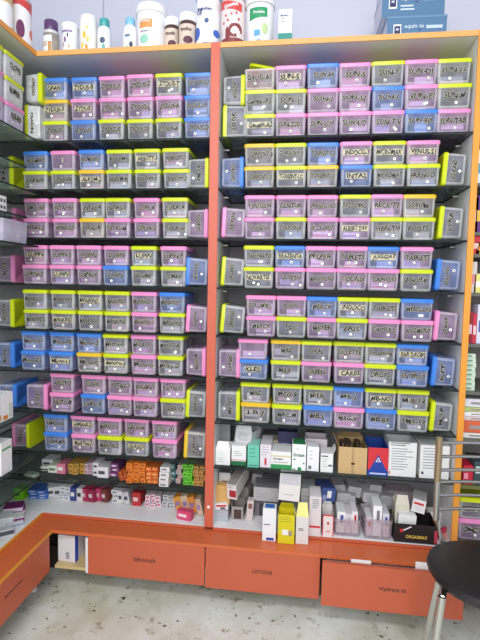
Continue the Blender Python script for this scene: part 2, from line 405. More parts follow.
def row(unit, idx, ytop, xref, stacks, texts, n=2, w=W_L, yf=.012):
    zt = atY(xref, ytop, yf).z
    h = (zt-Z[idx])/n
    top = Z[idx-1]-.006-.003 if idx > 1 else ZT
    h = min(h, (top-Z[idx])/n)
    ti = 0
    for si, (x0, x1, cols) in enumerate(stacks):
        for li, c in enumerate(cols):
            lev = n-1-li
            zz = Z[idx] + lev*h
            # image row of this bin, to undo the camera's roll
            py = ytop + (li+.5)*(h*260)
            x = atY((x0+x1)/2, py, yf).x
            lab = f'{CN[c]}-lidded clear bin, {POS[n][li]} in {ORD[si]} stack from left, {ORD[idx-1]} shelf, {unit} cabinet'
            tx = texts[ti % len(texts)]
            ti += 1
            if unit == 'right': x = min(x, XP-.005-w/2)
            j = R.uniform(0, .008)
            b = make_bin((x+R.uniform(-.0012, .0012), yf+j+D_B/2, zz+.0004), (0, 0, R.uniform(-.012, .012)), w, h-.0006, D_B, c, lab,
                         f'lidded bins stacked in the {unit} cabinet', tx, tw=min(.78, .115*len(tx)+.05), tape=R.random() < .12,
                         dots=R.choice([1, 1, 1, 2]), lid=not (unit == 'right' and idx == 1 and si == 0 and li == 0))
            if unit == 'right' and idx == 1 and si == 0 and li == 0:
                b['label'] = 'clear bin with its lime lid flipped open and brown packs inside, first shelf'
                put('lid', bin_meshes(w, h-.0006, D_B, c)[1], b, (0, .10, h*.84), (math.radians(-20), math.radians(13), 0)).location = (-.012, .035, .012)
                for k in range(5):
                    o = thing('blister_pack', f'{ORD[k]} brown blister pack from left, standing in the open lime-lidded bin', 'pack', b.location+Vector((-.038+.019*k, -.068+.004*(k%2), .004)), (0, R.uniform(-.08, .08), R.uniform(-.2, .2)), 'brown packs in the open bin')
                    put('strip', MB().box(-.014, .014, -.002, .002, 0, h*.86).mesh('strip', mat('brown_foil', (176, 98, 48), .5)), o)
                    put('tablet_row', MB().box(-.006, .006, -.0045, -.002, .008, h*.74).mesh('tablet_row', mat('brown_tablet', (150, 80, 40), .4), bevel=.001), o)
            elif R.random() < .84:
                content(b, w, h, D_B, f'medicine box inside {POS[n][li]} {CN[c]}-lidded bin, {ORD[si]} stack, {ORD[idx-1]} shelf, {unit} cabinet', 0)
    return h
def sidebin(unit, idx, x0, x1, y0, y1, c, lidside, text, label, yf=.02, zbase=None, tilt=0, bodymat=None, yaw=0, unitgroup=None, d=D_B):
    z0 = Z[idx] if zbase is None else zbase
    hh = (atY(x1, y1, yf).x - atY(x0, y1, yf).x)            # thing's own height lies across
    ww = max(.085, min(.135, atY(x0, y0, yf).z - z0)) - .001
    xc = (atY(x0, (y0+y1)/2, yf).x + atY(x1, (y0+y1)/2, yf).x)/2
    s = 1 if lidside == 'R' else -1
    rot = Matrix.Rotation(yaw, 3, 'Z') @ Matrix.Rotation(s*PI/2+tilt, 3, 'Y')
    lift = abs(math.sin(tilt))*hh/2*1.0
    basec = Vector((xc, yf+d/2+abs(math.sin(yaw))*.03, z0+ww/2+.0025+lift)) - rot @ Vector((0, 0, hh/2))
    ex = abs(math.cos(tilt))*hh/2+abs(math.sin(tilt))*ww/2+abs(math.sin(yaw))*d/2+.006
    if unit == 'right': basec.x += min(0, XP-.004-ex-xc) + max(0, .003+ex-xc)
    elif xc > -.5: basec.x += min(0, -DW-ex-xc)
    return make_bin(basec, rot.to_euler(), ww, hh, d, c, label, unitgroup or f'bins turned on their side in the {unit} cabinet', text, bodymat, tw=.6, th=.18)

U = 'left'
row(U, 1, 74, 125, [(40, 67, 'BYG'), (68.5, 96, 'BPB'), (97, 124.5, 'PPG'), (125.3, 152.5, 'PPG'), (153.5, 182, 'GPG'), (183.5, 211, 'BBB')],
    ['DAAN', 'ZYDUS-3', 'ZYDUS', 'ZYDUS-B', 'ZYDUS', 'ZYDUS', 'ZYDUS-F', 'ZYDUS-N', 'ZYDUS-K', 'ZYDUS-S', 'ZYDUS-L', 'ZYDUS-DI', 'ZYDUS-T', 'ZYDUS-A', 'ZYDUS-A', 'EXODUS-J', 'ZYDUS-LA', 'ZYDUS-D'], 3)
row(U, 2, 147.5, 170, [(20, 47, 'BG'), (48, 75, 'PG'), (77, 103, 'BY'), (104.5, 131, 'GG'), (133, 159.5, 'GG'), (161.7, 189, 'GG')],
    ['ALEMBIC', '3-SPAN', '', 'SYNOVIA', 'AKUMENTIS', 'ALKEM-2', 'ALKEM-J', 'ALKEM-K', 'ABBOTT-3', 'ABBOTT-1', 'ABBOTT-7', 'ABBOTT-2'])
row(U, 3, 197, 175, [(21.5, 48, 'PP'), (50.5, 76, 'PP'), (78, 103.5, 'GY'), (104.5, 129, 'GP'), (133, 158, 'PP'), (161, 187.5, 'GG')],
    ['EMCURE', 'INTAS-2', 'INTAS-DI', 'INTAS-GO', 'INTAS-K', 'INTAS-R', 'INTAS-L', 'INTAS-M', 'CIPLA', 'CIPLA-2', 'CIPLA-A', 'CIPLA-H'])
row(U, 4, 245.5, 130, [(20, 46.5, 'PP'), (47.5, 73.5, 'PP'), (75, 101, 'PP'), (102.5, 127, 'PB'), (130, 156, 'GG'), (159, 186, 'PG')],
    ['LUPIN', 'LUPIN-2', 'LUPIN-3', 'LUPIN', 'LUPIN', 'LUPIN-K', 'LUPIN', 'LUPIN', 'LUPIN', 'GLENMK', 'LUPIN-R', 'EUMAX'])
row(U, 5, 291.5, 130, [(21, 47, 'GG'), (48.5, 74.5, 'GG'), (76, 101.5, 'GG'), (103, 128.5, 'GG'), (130, 156.5, 'PP'), (157.5, 185, 'BG')],
    ['MANKIND-1', 'MANKIND-2', 'MANKIND-J', 'MANKIND', 'MANKIND', 'MANKIND-L', 'MANKIND-K', 'MANKIND', 'MANKIND-1', 'MANKIND-11', 'MANKIND-F', 'MANKIND'])
row(U, 6, 334.5, 130, [(19, 44.5, 'BB'), (47, 73, 'BB'), (74.5, 101, 'BY'), (102, 127.5, 'GG'), (130, 155, 'PP'), (156, 183, 'GG')],
    ['Micro-01', 'Micro-03', 'Micro-02', 'Micro-11', 'Micro-12', 'Micro-C', 'Micro-S', 'Micro-J', 'MICRO-1', 'Micro-U', 'MICRO-R', 'Micro-D'])
row(U, 7, 376, 120, [(47.5, 74, 'PP'), (80, 104.5, 'PB'), (106, 130.5, 'PP'), (132, 157.5, 'PP'), (158.5, 186, 'PG')],
    ['ARISTO', 'ARISTO-M', 'GUFIC', 'GUFIC-K', 'INTAS-1', 'AUREL-1', 'RANBAXY', 'RANBAXY', 'RAPTAKOS', 'ELDER-13'])
row(U, 8, 417.5, 110, [(41, 67.5, 'BB'), (69, 95, 'PP'), (96, 121.5, 'PG'), (122.5, 149, 'PG'), (150, 177, 'PP')],
    ['HIMALAYA', 'DABUR-MED', 'HIMANI-21', 'MARTIN-21', 'MARICO-2', 'MARTIN-2', 'GALPHA', 'GLAXO', 'GSK-01', 'OPTHO'])
for idx, x0, x1, y0, y1, c, s, tx, tl in ((2, 189, 210, 158, 188, 'G', 'R', 'ACME', 0), (3, 188.5, 209, 209, 238, 'P', 'R', 'FOURTS', 0), (4, 186, 207.5, 258, 287, 'B', 'L', 'KOYE', .04),
                                     (5, 186, 206.5, 306, 335, 'P', 'L', 'AJANTA', .05), (6, 186, 206, 348, 377, 'P', 'R', 'MOREPEN', 0), (7, 185.5, 205, 391, 420, 'G', 'L', 'ANKUR', .04), (8, 184, 205, 432, 462, 'Y', 'L', 'Eyedrop', .04)):
    sidebin(U, idx, x0, x1, y0, y1, c, s, tx, f'sideways clear bin, {CN[c]} lid facing {"right" if s=="R" else "left"}, by coral post, {ORD[idx-1]} shelf, left cabinet', tilt=tl)
# sideways bins in the left corner
for idx, x0, x1, y0, y1, c, s, tx in ((2, -8, 12.5, 153, 183, 'G', 'R', 'ZEE'), (3, -6, 15, 208, 238, 'P', 'R', 'MEDO'), (4, -7, 14, 255, 284, 'P', 'R', 'SOL'),
                                  (5, -6, 13.5, 299, 329, 'G', 'R', 'PANACEA'), (6, -6, 14, 342, 371, 'B', 'R', 'UNICHEM'), (8, 11.5, 29, 424, 452, 'P', 'L', 'BELL')):
    sidebin(U, idx, x0, x1, y0, y1, c, s, tx, f'sideways clear bin, {CN[c]} lid facing {"right" if s=="R" else "left"}, {ORD[idx-1]} shelf in the left corner')
sidebin(U, 7, -2, 16, 384, 412, 'B', 'R', 'ICPA', 'sideways clear bin, blue lid facing right, seventh shelf in the left corner')
sidebin(U, 7, 26, 47, 384, 412, 'P', 'R', 'LEO-5', 'sideways clear bin, pink lid facing right, beside first stack on seventh shelf, left cabinet')
bo, li = bin_meshes(.105, .08, D_B, 'G')
lo = thing('bin_lid', 'loose lime bin lid standing on edge beside blue bins, eighth shelf, left cabinet', 'lid', (atY(33.5, 440, .06).x+.07, .105, Z[8]+.055), (0, -PI/2, 0))
put('lid', li, lo)

U = 'right'
row(U, 1, 61.5, 340, [(245.5, 274, 'GGG'), (275.5, 306, 'PGP'), (308, 338, 'BPP'), (340, 371, 'PPP'), (372.5, 404.5, 'GBP'), (405.5, 437.5, 'PPB'), (439, 471.5, 'GGP')],
    ['DRUG-A1', 'Genetic-A3', 'Genetic-A2', 'SUN-S', 'SUN-1', 'SUN-2201', 'SUN-H', 'SUN-J', 'SUN-CH', 'SUN-S', 'SUN-LJ', 'SUN-LO', 'SUN-F', 'SUN-J', 'SUN-T.V', 'SUN-DI', 'SUN-EI', 'SUN-BJK', 'SUN-J.L', 'SUN-M', 'SUN-TAB'], 3, W_R)
row(U, 2, 141, 340, [(245, 274, 'YY'), (276, 305.5, 'GG'), (308, 337, 'BY'), (341, 371.5, 'PB'), (374, 405.5, 'GG'), (407.5, 440, 'PG')],
    ['TORRENT-9', 'TORRENT-12', 'TORRENT-7', 'TORRENT-LG', 'TORRENT-CO', 'TORRENT-13', 'INDOCO-7', 'INTAS', 'MICROMAX', 'MICROMAT', 'VENUS-21', 'FRANCO'], 2, W_R)
row(U, 3, 194, 350, [(244.5, 274, 'PP'), (276, 305.5, 'PG'), (307.5, 337, 'PP'), (340, 371, 'GP'), (371.5, 402.5, 'PG'), (403.5, 435.5, 'YG')],
    ['UNISON', 'UNIQUE', 'CENTUR', 'CORONA', 'FRANCO IND', 'WOCKHARDT', 'SYSTOPIC', 'ALBERT DAV', 'RECKITT', 'HEALTH', 'SERUM', 'BOOTS'], 2, W_R)
row(U, 4, 246, 350, [(244, 273, 'GG'), (275, 304.5, 'BP'), (306, 336, 'PP'), (337, 367, 'PP'), (368.5, 399, 'BP'), (401, 433.5, 'PG')],
    ['NOVARTIS', 'NOVARTIS', 'BRAZENTA', 'WYETH', 'PFIZER', 'MANKIND ALD', 'TABLETS', 'COLINIX', 'JUGGAT', 'SANOFI', 'TABLETS', 'SANOFI-K'], 2, W_R)
row(U, 5, 297, 340, [(246.5, 275, 'PP'), (277, 305, 'PG'), (307, 336.5, 'BP'), (338, 367, 'GG'), (369, 400.5, 'GP'), (402, 433.5, 'BP')],
    ['SOLUMIKS', 'MERCK', 'JUNO', 'FDC', 'MERCK', 'MEYER', 'INDOCO', 'ERIS', 'TABLETS', 'CAPSULE', 'MEDS-DU', 'AUGMENT'], 2, W_R)
row(U, 6, 341.5, 340, [(238.5, 267, 'PB'), (271, 299.5, 'YG'), (302, 331, 'GP'), (334.5, 363.5, 'GP'), (365, 396, 'GG'), (397.5, 429, 'BB')],
    ['', 'KLES', 'MBZ', 'M&B', 'ORAL', 'GREEN', 'GILLETTE', 'CARES', 'Drops-gp', 'DROPS', 'EAR DROPS', 'ENTEROX'], 2, W_R)
row(U, 7, 387, 340, [(240, 270, 'GY'), (272, 301.5, 'GG'), (303.5, 332.5, 'GB'), (333.5, 364, 'BP'), (366, 396.5, 'GB'), (397.5, 430, 'GG')],
    ['MBZ', 'J.B.J', 'MCG-9', 'MAC-M', 'MILK', 'MB-L', 'MB-J', 'MAG-X', 'MB-NG', 'MB-BR', 'M.B-12', 'FMR-17'], 2, W_R)
for idx, x0, x1, y0, y1, c, s, tx, tl in ((2, 221, 243, 157, 187, 'B', 'R', 'OLIVE', 0), (3, 220, 243, 208, 238, 'P', 'L', 'REXIN', .04), (4, 220.5, 243, 258, 287, 'G', 'L', 'ORGANIC', .06),
                                      (5, 217.5, 241, 306, 335, 'G', 'L', 'GRANULES', .08), (6, 216, 237.5, 349, 379, 'P', 'R', 'SPRAYS', 0), (7, 216, 238, 391, 421, 'G', 'R', 'CREAM', 0)):
    sidebin(U, idx, x0, x1, y0, y1, c, s, tx, f'sideways clear bin, {CN[c]} lid facing {"right" if s=="R" else "left"}, by coral post, {ORD[idx-1]} shelf, right cabinet', tilt=tl)
zb = Z[1]
sidebin(U, 1, 220.5, 244, 105, 135, 'G', 'L', '2/0 NK', 'sideways clear bin, lime lid facing left, lower of pair, first shelf, right cabinet')
sidebin(U, 1, 223.5, 245, 75, 104.5, 'G', 'R', 'ASTER', 'sideways clear bin, lime lid facing right, upper of pair, first shelf, right cabinet', zbase=Z[1]+.119)
for idx, x0, x1, y0, y1, c, tx in ((2, 445, 468, 153, 186, 'G', 'GLIZ'), (3, 441, 465, 207, 239.5, 'G', 'LYKA'), (4, 439, 463, 260, 291.5, 'B', 'FULFO'), (5, 437.5, 460.5, 312, 344, 'P', 'Clevira'), (6, 434.5, 457.5, 358, 390, 'B', 'KIT'), (7, 433.5, 455.5, 403, 437, 'G', 'M-19')):
    sidebin(U, idx, x0, x1, y0, y1, c, 'L', tx, f'sideways clear bin, {CN[c]} lid facing left, by amber post, {ORD[idx-1]} shelf, right cabinet', tilt=.05)

# bins on the left wall cabinet, turned towards the room
def facing_bin(ya, yb, zb, h, c, label, tx, bodymat=None, lid=True):
    w = abs(yb-ya)
    return make_bin((XL-.012-D_B/2, (ya+yb)/2, zb), (0, 0, PI/2), w, h, D_B, c, label, 'bins stacked on the left wall cabinet', tx, bodymat or (LAV if c == 'P' else FROST), dots=1, lid=lid, tw=.55)
ya, yb = atX(5.8, 90, XL-.012).y, atX(25, 95, XL-.012).y
hz = (atX(25, 64, XL-.012).z-LZ[0])/3
for k, (c, tx) in enumerate((('P', 'RELIEF'), ('G', 'BUMER'), ('G', 'CLOVE'))):
    facing_bin(ya, yb, LZ[0]+k*hz+.0004, hz-.0006, c, f'{CN[c]}-lidded bin facing sideways, {["bottom", "middle", "top"][k]} of right stack, left wall cabinet', tx)
for k, (c, tx) in enumerate((('P', 'OMEGA'), ('P', 'ROSE'), ('G', 'VITA'))):
    facing_bin(ya-(yb-ya)-.004, ya-.004, LZ[0]+k*hz+.0004, hz-.0006, c, f'{CN[c]}-lidded bin facing sideways, {["bottom", "middle", "top"][k]} of stack at left picture edge', tx)
sidebin('left', 1, 24, 39, 103, 140, 'G', 'L', 'NOVO', 'white frosted sideways bin, lime lid facing left, lower of corner pair, first shelf', yf=-.012, bodymat=FROST)
sidebin('left', 1, 25, 41.5, 73, 109, 'G', 'R', 'CARDIO', 'white frosted sideways bin, lime lid facing right, upper of corner pair, first shelf', yf=-.012, zbase=Z[1]+.139, bodymat=FROST)
ya, yb = atX(-2, 232, XL-.03).y, atX(25, 232, XL-.03).y
facing_bin(ya, yb, LZ[4]+.0004, .092, 'P', 'open lavender frosted bin on a left wall glass shelf', '', LAV, lid=False)

# ------------------------------------------------------------------ cartons
def C_(r, g, b, rough=.5): return mat(f'print_{r}_{g}_{b}', (r, g, b), rough)
WHT = C_(228, 228, 226); GRY = C_(186, 184, 184); INK = C_(70, 72, 84); RED = C_(196, 40, 52)
def carton(name, label, cat, x0, x1, yt, yb, zb, Y, dep, m_, deco=(), rz=0, rx=0, ry=0, openbox=False, flaps='', group=None, flapm=None, lift=0):
    """x0..yb: the front's extent in the photo; stands on height zb with its front at depth Y"""
    a = atY(x0, (yt+yb)/2, Y); b = atY(x1, (yt+yb)/2, Y)
    w = b.x-a.x; lift += abs(math.sin(ry))*w/2 + abs(math.sin(rx))*dep/2
    h = atY((x0+x1)/2, yt, Y).z - (zb if zb is not None else atY((x0+x1)/2, yb, Y).z)
    z = zb if zb is not None else atY((x0+x1)/2, yb, Y).z
    h = max(h, .008); dep = min(dep, DEP-.008-Y)
    t = thing(name, label, cat, ((a.x+b.x)/2, Y+dep/2, z+.0005+lift), (rx, ry, rz), group)
    hw, hd = w/2, dep/2
    if openbox:
        k = .0015; q = MB()
        q.box(-hw, hw, -hd, -hd+k, 0, h).box(-hw, hw, hd-k, hd, 0, h).box(-hw, -hw+k, -hd+k, hd-k, 0, h).box(hw-k, hw, -hd+k, hd-k, 0, h).box(-hw+k, hw-k, -hd+k, hd-k, 0, k)
        put('carton', q.mesh('carton', m_), t)
    else:
        put('carton', MB().box(-hw, hw, -hd, hd, 0, h).mesh('carton', m_, bevel=min(.0012, w*.05)), t)
        put('tuck_flap', MB().box(-hw*.9, hw*.9, -hd*.98, hd*.9, h, h+.0006).mesh('tuck_flap', flapm or m_), t)
    fl = min(hw, hd)*1.0
    for f in flaps:
        F_ = {'f': ((0, -hd, h), (math.radians(-28), 0, 0), w, h*.42), 'b': ((0, hd, h), (math.radians(24), 0, 0), w, min(dep, h*.26)),
              'l': ((-hw, 0, h), (math.radians(26), 0, -PI/2), dep, fl), 'r': ((hw, 0, h), (math.radians(26), 0, PI/2), dep, fl), 'F': ((0, -hd, h), (math.radians(-8), 0, 0), w, h*.5)}[f]
        lw, lh = F_[2]/2, F_[3]
        q = MB().rings([[(-lw, 0, 0), (lw, 0, 0), (lw, .001, 0), (-lw, .001, 0)], [(-lw*.72, 0, lh), (lw*.72, 0, lh), (lw*.72, .001, lh), (-lw*.72, .001, lh)]])
        put('flap', q.mesh('flap', flapm or m_), t, F_[0], F_[1])
    for d in deco:
        if d[0] == 'band':
            put('printed_band', MB().box(-hw-.0004, hw+.0004, -hd-.0004, hd+.0004, h*d[1], h*d[2]).mesh('printed_band', d[3]), t)
        elif d[0] == 'patch':
            put('printed_panel', MB().box(-hw+w*d[1], -hw+w*d[2], -hd-.0007, -hd+.0002, h*d[3], h*d[4]).mesh('printed_panel', d[5]), t)
        elif d[0] == 'top':
            put('printed_panel', MB().box(-hw+w*d[1], -hw+w*d[2], -hd+dep*d[3], -hd+dep*d[4], h, h+.0011).mesh('printed_panel', d[5]), t)
        elif d[0] == 'lines':
            q = MB()
            for k in range(d[5]):
                zz = h*(d[3]+(d[4]-d[3])*k/max(1, d[5]-1)); e = R.uniform(.55, 1)
                q.box(-hw+w*d[1], -hw+w*(d[1]+(d[2]-d[1])*e), -hd-.0008, -hd, zz, zz+h*.022)
            put('fine_print', q.mesh('fine_print', d[6] if len(d) > 6 else C_(150, 150, 156)), t)
        elif d[0] == 'text':
            text_on('lettering', d[1], w*d[4], h*d[5], t, (-hw+w*d[2], -hd-.0012, h*d[3]), (0, 0, 0), d[6], .012)
        elif d[0] == 'disc':
            put('printed_spot', MB().lathe([(w*d[3], 0), (w*d[3], .0006)], 16).mesh('printed_spot', d[4]), t, (-hw+w*d[1], -hd-.0002, h*d[2]), (PI/2, 0, 0))
    return t
# eighth shelf of the right cabinet (lower glass)
ct = carton
ct('carton', 'tall grey carton with open dark flap, behind white carton beside coral post', 'box', 219, 230, 424, 452, ZC, .13, .07, C_(150, 150, 154), [('lines', .15, .85, .55, .9, 4)], openbox=True, flaps='r', flapm=C_(60, 58, 62))
ct('carton', 'white carton with raised tapered front flap, next to coral post, glass shelf', 'box', 215.5, 230, 449.5, 467, ZC, .022, .10, WHT, [('lines', .1, .7, .62, .75, 2, C_(150, 196, 186)), ('lines', .12, .85, .2, .45, 3)], openbox=True, flaps='Flr')
ct('carton', 'white box with green base stripe beside the teal box', 'box', 231.5, 246, 446, 468, ZC, .028, .11, WHT, [('band', 0, .22, C_(30, 104, 60)), ('band', .26, .3, C_(206, 120, 150)), ('lines', .15, .8, .5, .7, 3)])
ct('carton', 'white open carton lying tilted on top of boxes beside coral post', 'box', 237, 255, 432, 446, None, .07, .09, C_(206, 206, 208), [('lines', .2, .9, .3, .8, 5)], rz=-.35, ry=.12, openbox=True, flaps='lF')
ct('carton', 'teal green medicine box standing on the glass shelf', 'box', 247.5, 259, 446, 470, ZC, .018, .09, C_(104, 190, 168), [('lines', .2, .8, .5, .85, 3, C_(50, 120, 104)), ('patch', .1, .9, .08, .12, C_(50, 120, 104))], flapm=C_(150, 216, 196))
ct('carton', 'white carton with small red bar, right of the teal box', 'box', 260, 271, 445, 468, ZC, .025, .12, C_(222, 214, 222), [('patch', .42, .6, .12, .42, RED), ('lines', .12, .9, .55, .9, 4)])
ct('carton', 'flat white box with green lower edge and dark print, glass shelf', 'box', 271, 291, 452, 469.5, ZC, .022, .11, WHT, [('band', 0, .26, C_(46, 148, 84)), ('lines', .08, .9, .38, .42, 1, C_(120, 90, 70)), ('text', 'Cartigen', .35, .58, .5, .12, INK), ('patch', 0, 1, .7, .78, C_(206, 196, 150))])
ct('carton', 'small cream box stacked behind the flat white and green box', 'box', 271, 279, 441, 453, ZC, .14, .07, C_(214, 200, 168), [('patch', .2, .9, .2, .5, C_(226, 166, 60))])
ct('carton', 'grey printed box lying far back on the glass shelf', 'box', 263, 283, 435, 449, ZC, .21, .08, C_(120, 122, 126), [('lines', .1, .9, .2, .8, 5)])
ct('carton', 'dark navy carton behind the green lettered white box', 'box', 278, 297, 432, 453, ZC, .12, .09, C_(46, 44, 84), [('lines', .2, .8, .3, .6, 3, C_(96, 90, 130))], openbox=True, flaps='b', flapm=C_(34, 34, 50))
ct('carton', 'white box with dark green lettering and green spots', 'box', 292, 306, 444.5, 470, ZC, .02, .07, C_(236, 240, 236), [('text', 'Evotase', .5, .60, .78, .13, C_(20, 96, 60)), ('disc', .18, .42, .07, C_(30, 120, 70)), ('disc', .55, .06, .14, C_(30, 130, 74)), ('disc', .85, .28, .06, C_(20, 80, 60)), ('disc', .4, .82, .04, INK), ('patch', .05, .25, .02, .06, C_(30, 130, 74))], flapm=C_(44, 128, 78))
ct('carton', 'white and red carton with dark open top, back of glass shelf', 'box', 305, 327, 439, 457, ZC, .12, .08, C_(226, 214, 220), [('text', 'ARMZ 10', .4, .72, .6, .16, INK), ('patch', .5, 1, .1, .42, C_(206, 46, 86))], openbox=True, flaps='b', flapm=C_(60, 56, 60))
ct('carton', 'plain white tapered carton with small grey code, middle of glass shelf', 'box', 307, 319, 447, 471, ZC, .022, .06, C_(232, 230, 236), [('patch', .12, .38, .08, .22, C_(120, 120, 128)), ('lines', .2, .5, .5, .8, 3)], flaps='l')
ct('carton', 'small white box with dark slot near its top edge', 'box', 320.5, 333, 454, 474, ZC, .02, .08, WHT, [('patch', .06, .6, .84, .9, C_(54, 54, 58)), ('patch', .62, .95, .33, .42, C_(90, 90, 96)), ('lines', .15, .6, .3, .7, 4)], flaps='r')
bc = ct('carton', 'brown cardboard box, open and full, on the glass shelf', 'box', 338.5, 367, 447.5, 472.5, ZC, .022, .13, C_(196, 164, 116), [('patch', .47, .54, .0, .98, C_(172, 140, 96)), ('patch', .45, .58, .35, .42, C_(110, 70, 50))], openbox=True, flaps='lb', flapm=C_(176, 146, 104))
for k in range(7):
    o = thing('blister_pack', f'{ORD[k]} dark blister strip from left, packed in the brown cardboard box', 'pack', bc.location+Vector((-.038+.0125*k, .0, .03)), (R.uniform(-.2, .2), R.uniform(-.12, .12), 0), 'strips in the cardboard box')
    put('strip', MB().box(-.004, .004, -.045, .045, 0, .072).mesh('strip', mat('dark_foil', (96, 80, 66), .4, .3), bevel=.0008), o)
cb = ct('carton', 'blue and red carton with white triangle emblem', 'box', 368, 388.5, 448, 472.5, ZC, .022, .13, C_(28, 72, 160), [('patch', 0, 1, .2, 1, C_(206, 46, 56)), ('patch', .1, .9, .05, .10, C_(200, 210, 230))], openbox=True, flaps='b', flapm=C_(90, 90, 100))
q = MB(); n = [(-.037, -.0660, .012), (.037, -.0660, .012), (0, -.0660, .082)]
q.rings([[Vector(v) for v in n], [Vector(v)+Vector((0, -.0006, 0)) for v in n]]); put('printed_panel', q.mesh('printed_panel', C_(24, 60, 150)), cb)
n = [(-.010, -.0668, .054), (.010, -.0668, .054), (0, -.0668, .072)]
q = MB().rings([[Vector(v) for v in n], [Vector(v)+Vector((0, -.0006, 0)) for v in n]]); put('emblem', q.mesh('emblem', WHT), cb)
n = [(-.005, -.0675, .057), (.005, -.0675, .057), (0, -.0675, .066)]
q = MB().rings([[Vector(v) for v in n], [Vector(v)+Vector((0, -.0006, 0)) for v in n]]); put('emblem', q.mesh('emblem', C_(24, 60, 150)), cb)
ct('carton', 'large white printed carton between blue carton and chair back', 'box', 388.5, 416.5, 442.5, 472.5, ZC, .03, .12, WHT, [('lines', .06, .94, .9, .96, 2, INK), ('lines', .1, .9, .2, .8, 9), ('patch', .03, .08, .06, .14, C_(200, 90, 60))], openbox=True, flaps='b', flapm=C_(190, 190, 192))
ct('carton', 'white printed carton seen behind the chair back post', 'box', 420, 449.5, 446, 475.5, ZC, .03, .12, WHT, [('lines', .1, .9, .3, .9, 8), ('patch', .06, .14, .12, .2, INK)], flapm=C_(206, 206, 206))

# bottom board of the right cabinet
ct('carton', 'small white and grey box at the back beside the coral post', 'box', 219, 230.5, 473, 484, None, .10, .07, C_(206, 206, 208), [('patch', .25, .75, .2, .3, INK)], flapm=C_(120, 122, 120))
ct('carton', 'tan kraft box stacked beside the coral post', 'box', 214.5, 229.5, 486, 504.5, None, .06, .10, C_(206, 162, 98), [('patch', .2, .8, .06, .12, C_(180, 130, 74))], ry=.03)
ct('carton', 'flattened white pack with red print under the tan box', 'box', 215.5, 228, 504.5, 510.5, None, .045, .09, C_(226, 222, 222), [('patch', .1, .9, .5, .8, RED), ('patch', .4, .8, .1, .4, INK)], ry=-.1)
ct('carton', 'grey box on the bottom board beside the coral post', 'box', 214.5, 228, 510.5, 521, ZB, .05, .11, C_(172, 176, 184), [('lines', .1, .9, .4, .8, 2)])
ct('carton', 'long white box with red blotch, tipped up near coral post', 'box', 231, 241, 484, 500, None, .03, .16, C_(218, 212, 210), [('patch', .25, .95, .15, .62, C_(160, 40, 48)), ('lines', .1, .8, .78, .92, 2, INK)], rz=-.2, rx=.2, flapm=C_(150, 140, 138))
ct('carton', 'open grey carton showing dark inside, near coral post', 'box', 231.5, 243, 507, 520, ZB, .07, .08, C_(160, 152, 150), [('patch', .2, .85, .1, .8, C_(72, 52, 46))], openbox=True, flaps='lr')
ct('carton', 'grey brown box under the long white box', 'box', 234, 253, 487, 503, None, .16, .12, C_(146, 136, 136), [], rz=-.3)
ct('carton', 'narrow pinkish upright flap carton in the heap', 'box', 246, 252.5, 501, 522, ZB, .075, .035, C_(206, 192, 190), [('patch', .2, .8, .6, .85, C_(130, 90, 84))], ry=.06)
ct('carton', 'wide grey carton stacked in the middle of the heap', 'box', 253.5, 278.5, 488, 501.5, None, .10, .14, C_(178, 176, 178), [('lines', .1, .5, .3, .7, 3)], flapm=C_(140, 138, 142))
ct('carton', 'dark slatted tray under the wide grey carton', 'box', 255, 276, 502, 521, ZB, .12, .12, C_(120, 116, 118), [('patch', .2, .4, .05, .9, C_(60, 56, 60)), ('patch', .6, .75, .05, .9, C_(190, 186, 186))])
wb = ct('carton', 'white upright box with blue slanted top print, hanging over the ledge', 'box', 262.5, 276, 509, 538, ZB-.0118, -.045, .046, C_(226, 226, 228), [('patch', .3, .85, .03, .11, C_(40, 60, 150)), ('lines', .1, .8, .5, .52, 1, INK), ('top', .15, .85, .15, .85, C_(60, 110, 190))])
ct('carton', 'yellow upright box with white sticker, hanging over the ledge', 'box', 278, 294.5, 515, 541, ZB-.0118, -.052, .053, C_(208, 196, 22), [('patch', .25, .62, .3, .48, WHT), ('patch', .65, .85, .28, .46, C_(150, 140, 120)), ('lines', .1, .8, .75, .9, 3, C_(170, 160, 20))], openbox=True, flaps='b', flapm=C_(214, 204, 30))
ct('carton', 'cream white carton with yellow flap beside the yellow box', 'box', 296, 308.5, 517, 540, ZB-.0118, -.045, .046, C_(214, 210, 206), [('lines', .2, .6, .5, .55, 2, INK)], openbox=True, flaps='lF', flapm=C_(232, 226, 140))
ct('carton', 'long white printed box leaning on top of the yellow box', 'box', 278.5, 299.5, 489, 507, None, -.045, .14, C_(228, 226, 224), [('lines', .2, .9, .4, .42, 1), ('top', .15, .85, .2, .8, C_(200, 196, 200))], ry=.05, rx=.25, lift=.02, flapm=C_(206, 202, 204))
ct('carton', 'white carton lid flap standing behind pale boxes', 'box', 301, 315, 489, 506, None, .10, .10, C_(206, 206, 208), [('lines', .1, .9, .3, .8, 3)])
ct('carton', 'tall pale carton with red line, right of the yellow box', 'box', 309, 321, 497, 537, ZB, -.004, .10, C_(214, 206, 206), [('patch', .05, .95, .22, .27, RED), ('lines', .25, .9, .72, .92, 5)], flapm=C_(226, 222, 222))
ct('carton', 'white box with red edges and red spot, bottom board', 'box', 322.5, 333.5, 515, 536, ZB, .006, .08, C_(222, 214, 212), [('patch', 0, .07, 0, 1, C_(214, 50, 56)), ('patch', .93, 1, 0, 1, C_(214, 50, 56)), ('patch', 0, 1, .94, 1, C_(214, 50, 56)), ('patch', .4, .6, .55, .66, C_(180, 40, 50)), ('patch', .35, .65, .2, .26, C_(220, 120, 120))], openbox=True, flaps='b', flapm=WHT)
ct('carton', 'navy and white folded carton behind the red edged box', 'box', 317, 332, 489, 503, None, .09, .09, C_(60, 80, 140), [('patch', .4, .7, .3, .8, WHT), ('patch', .1, .35, .1, .5, C_(150, 160, 190))], rz=.3, ry=.1)

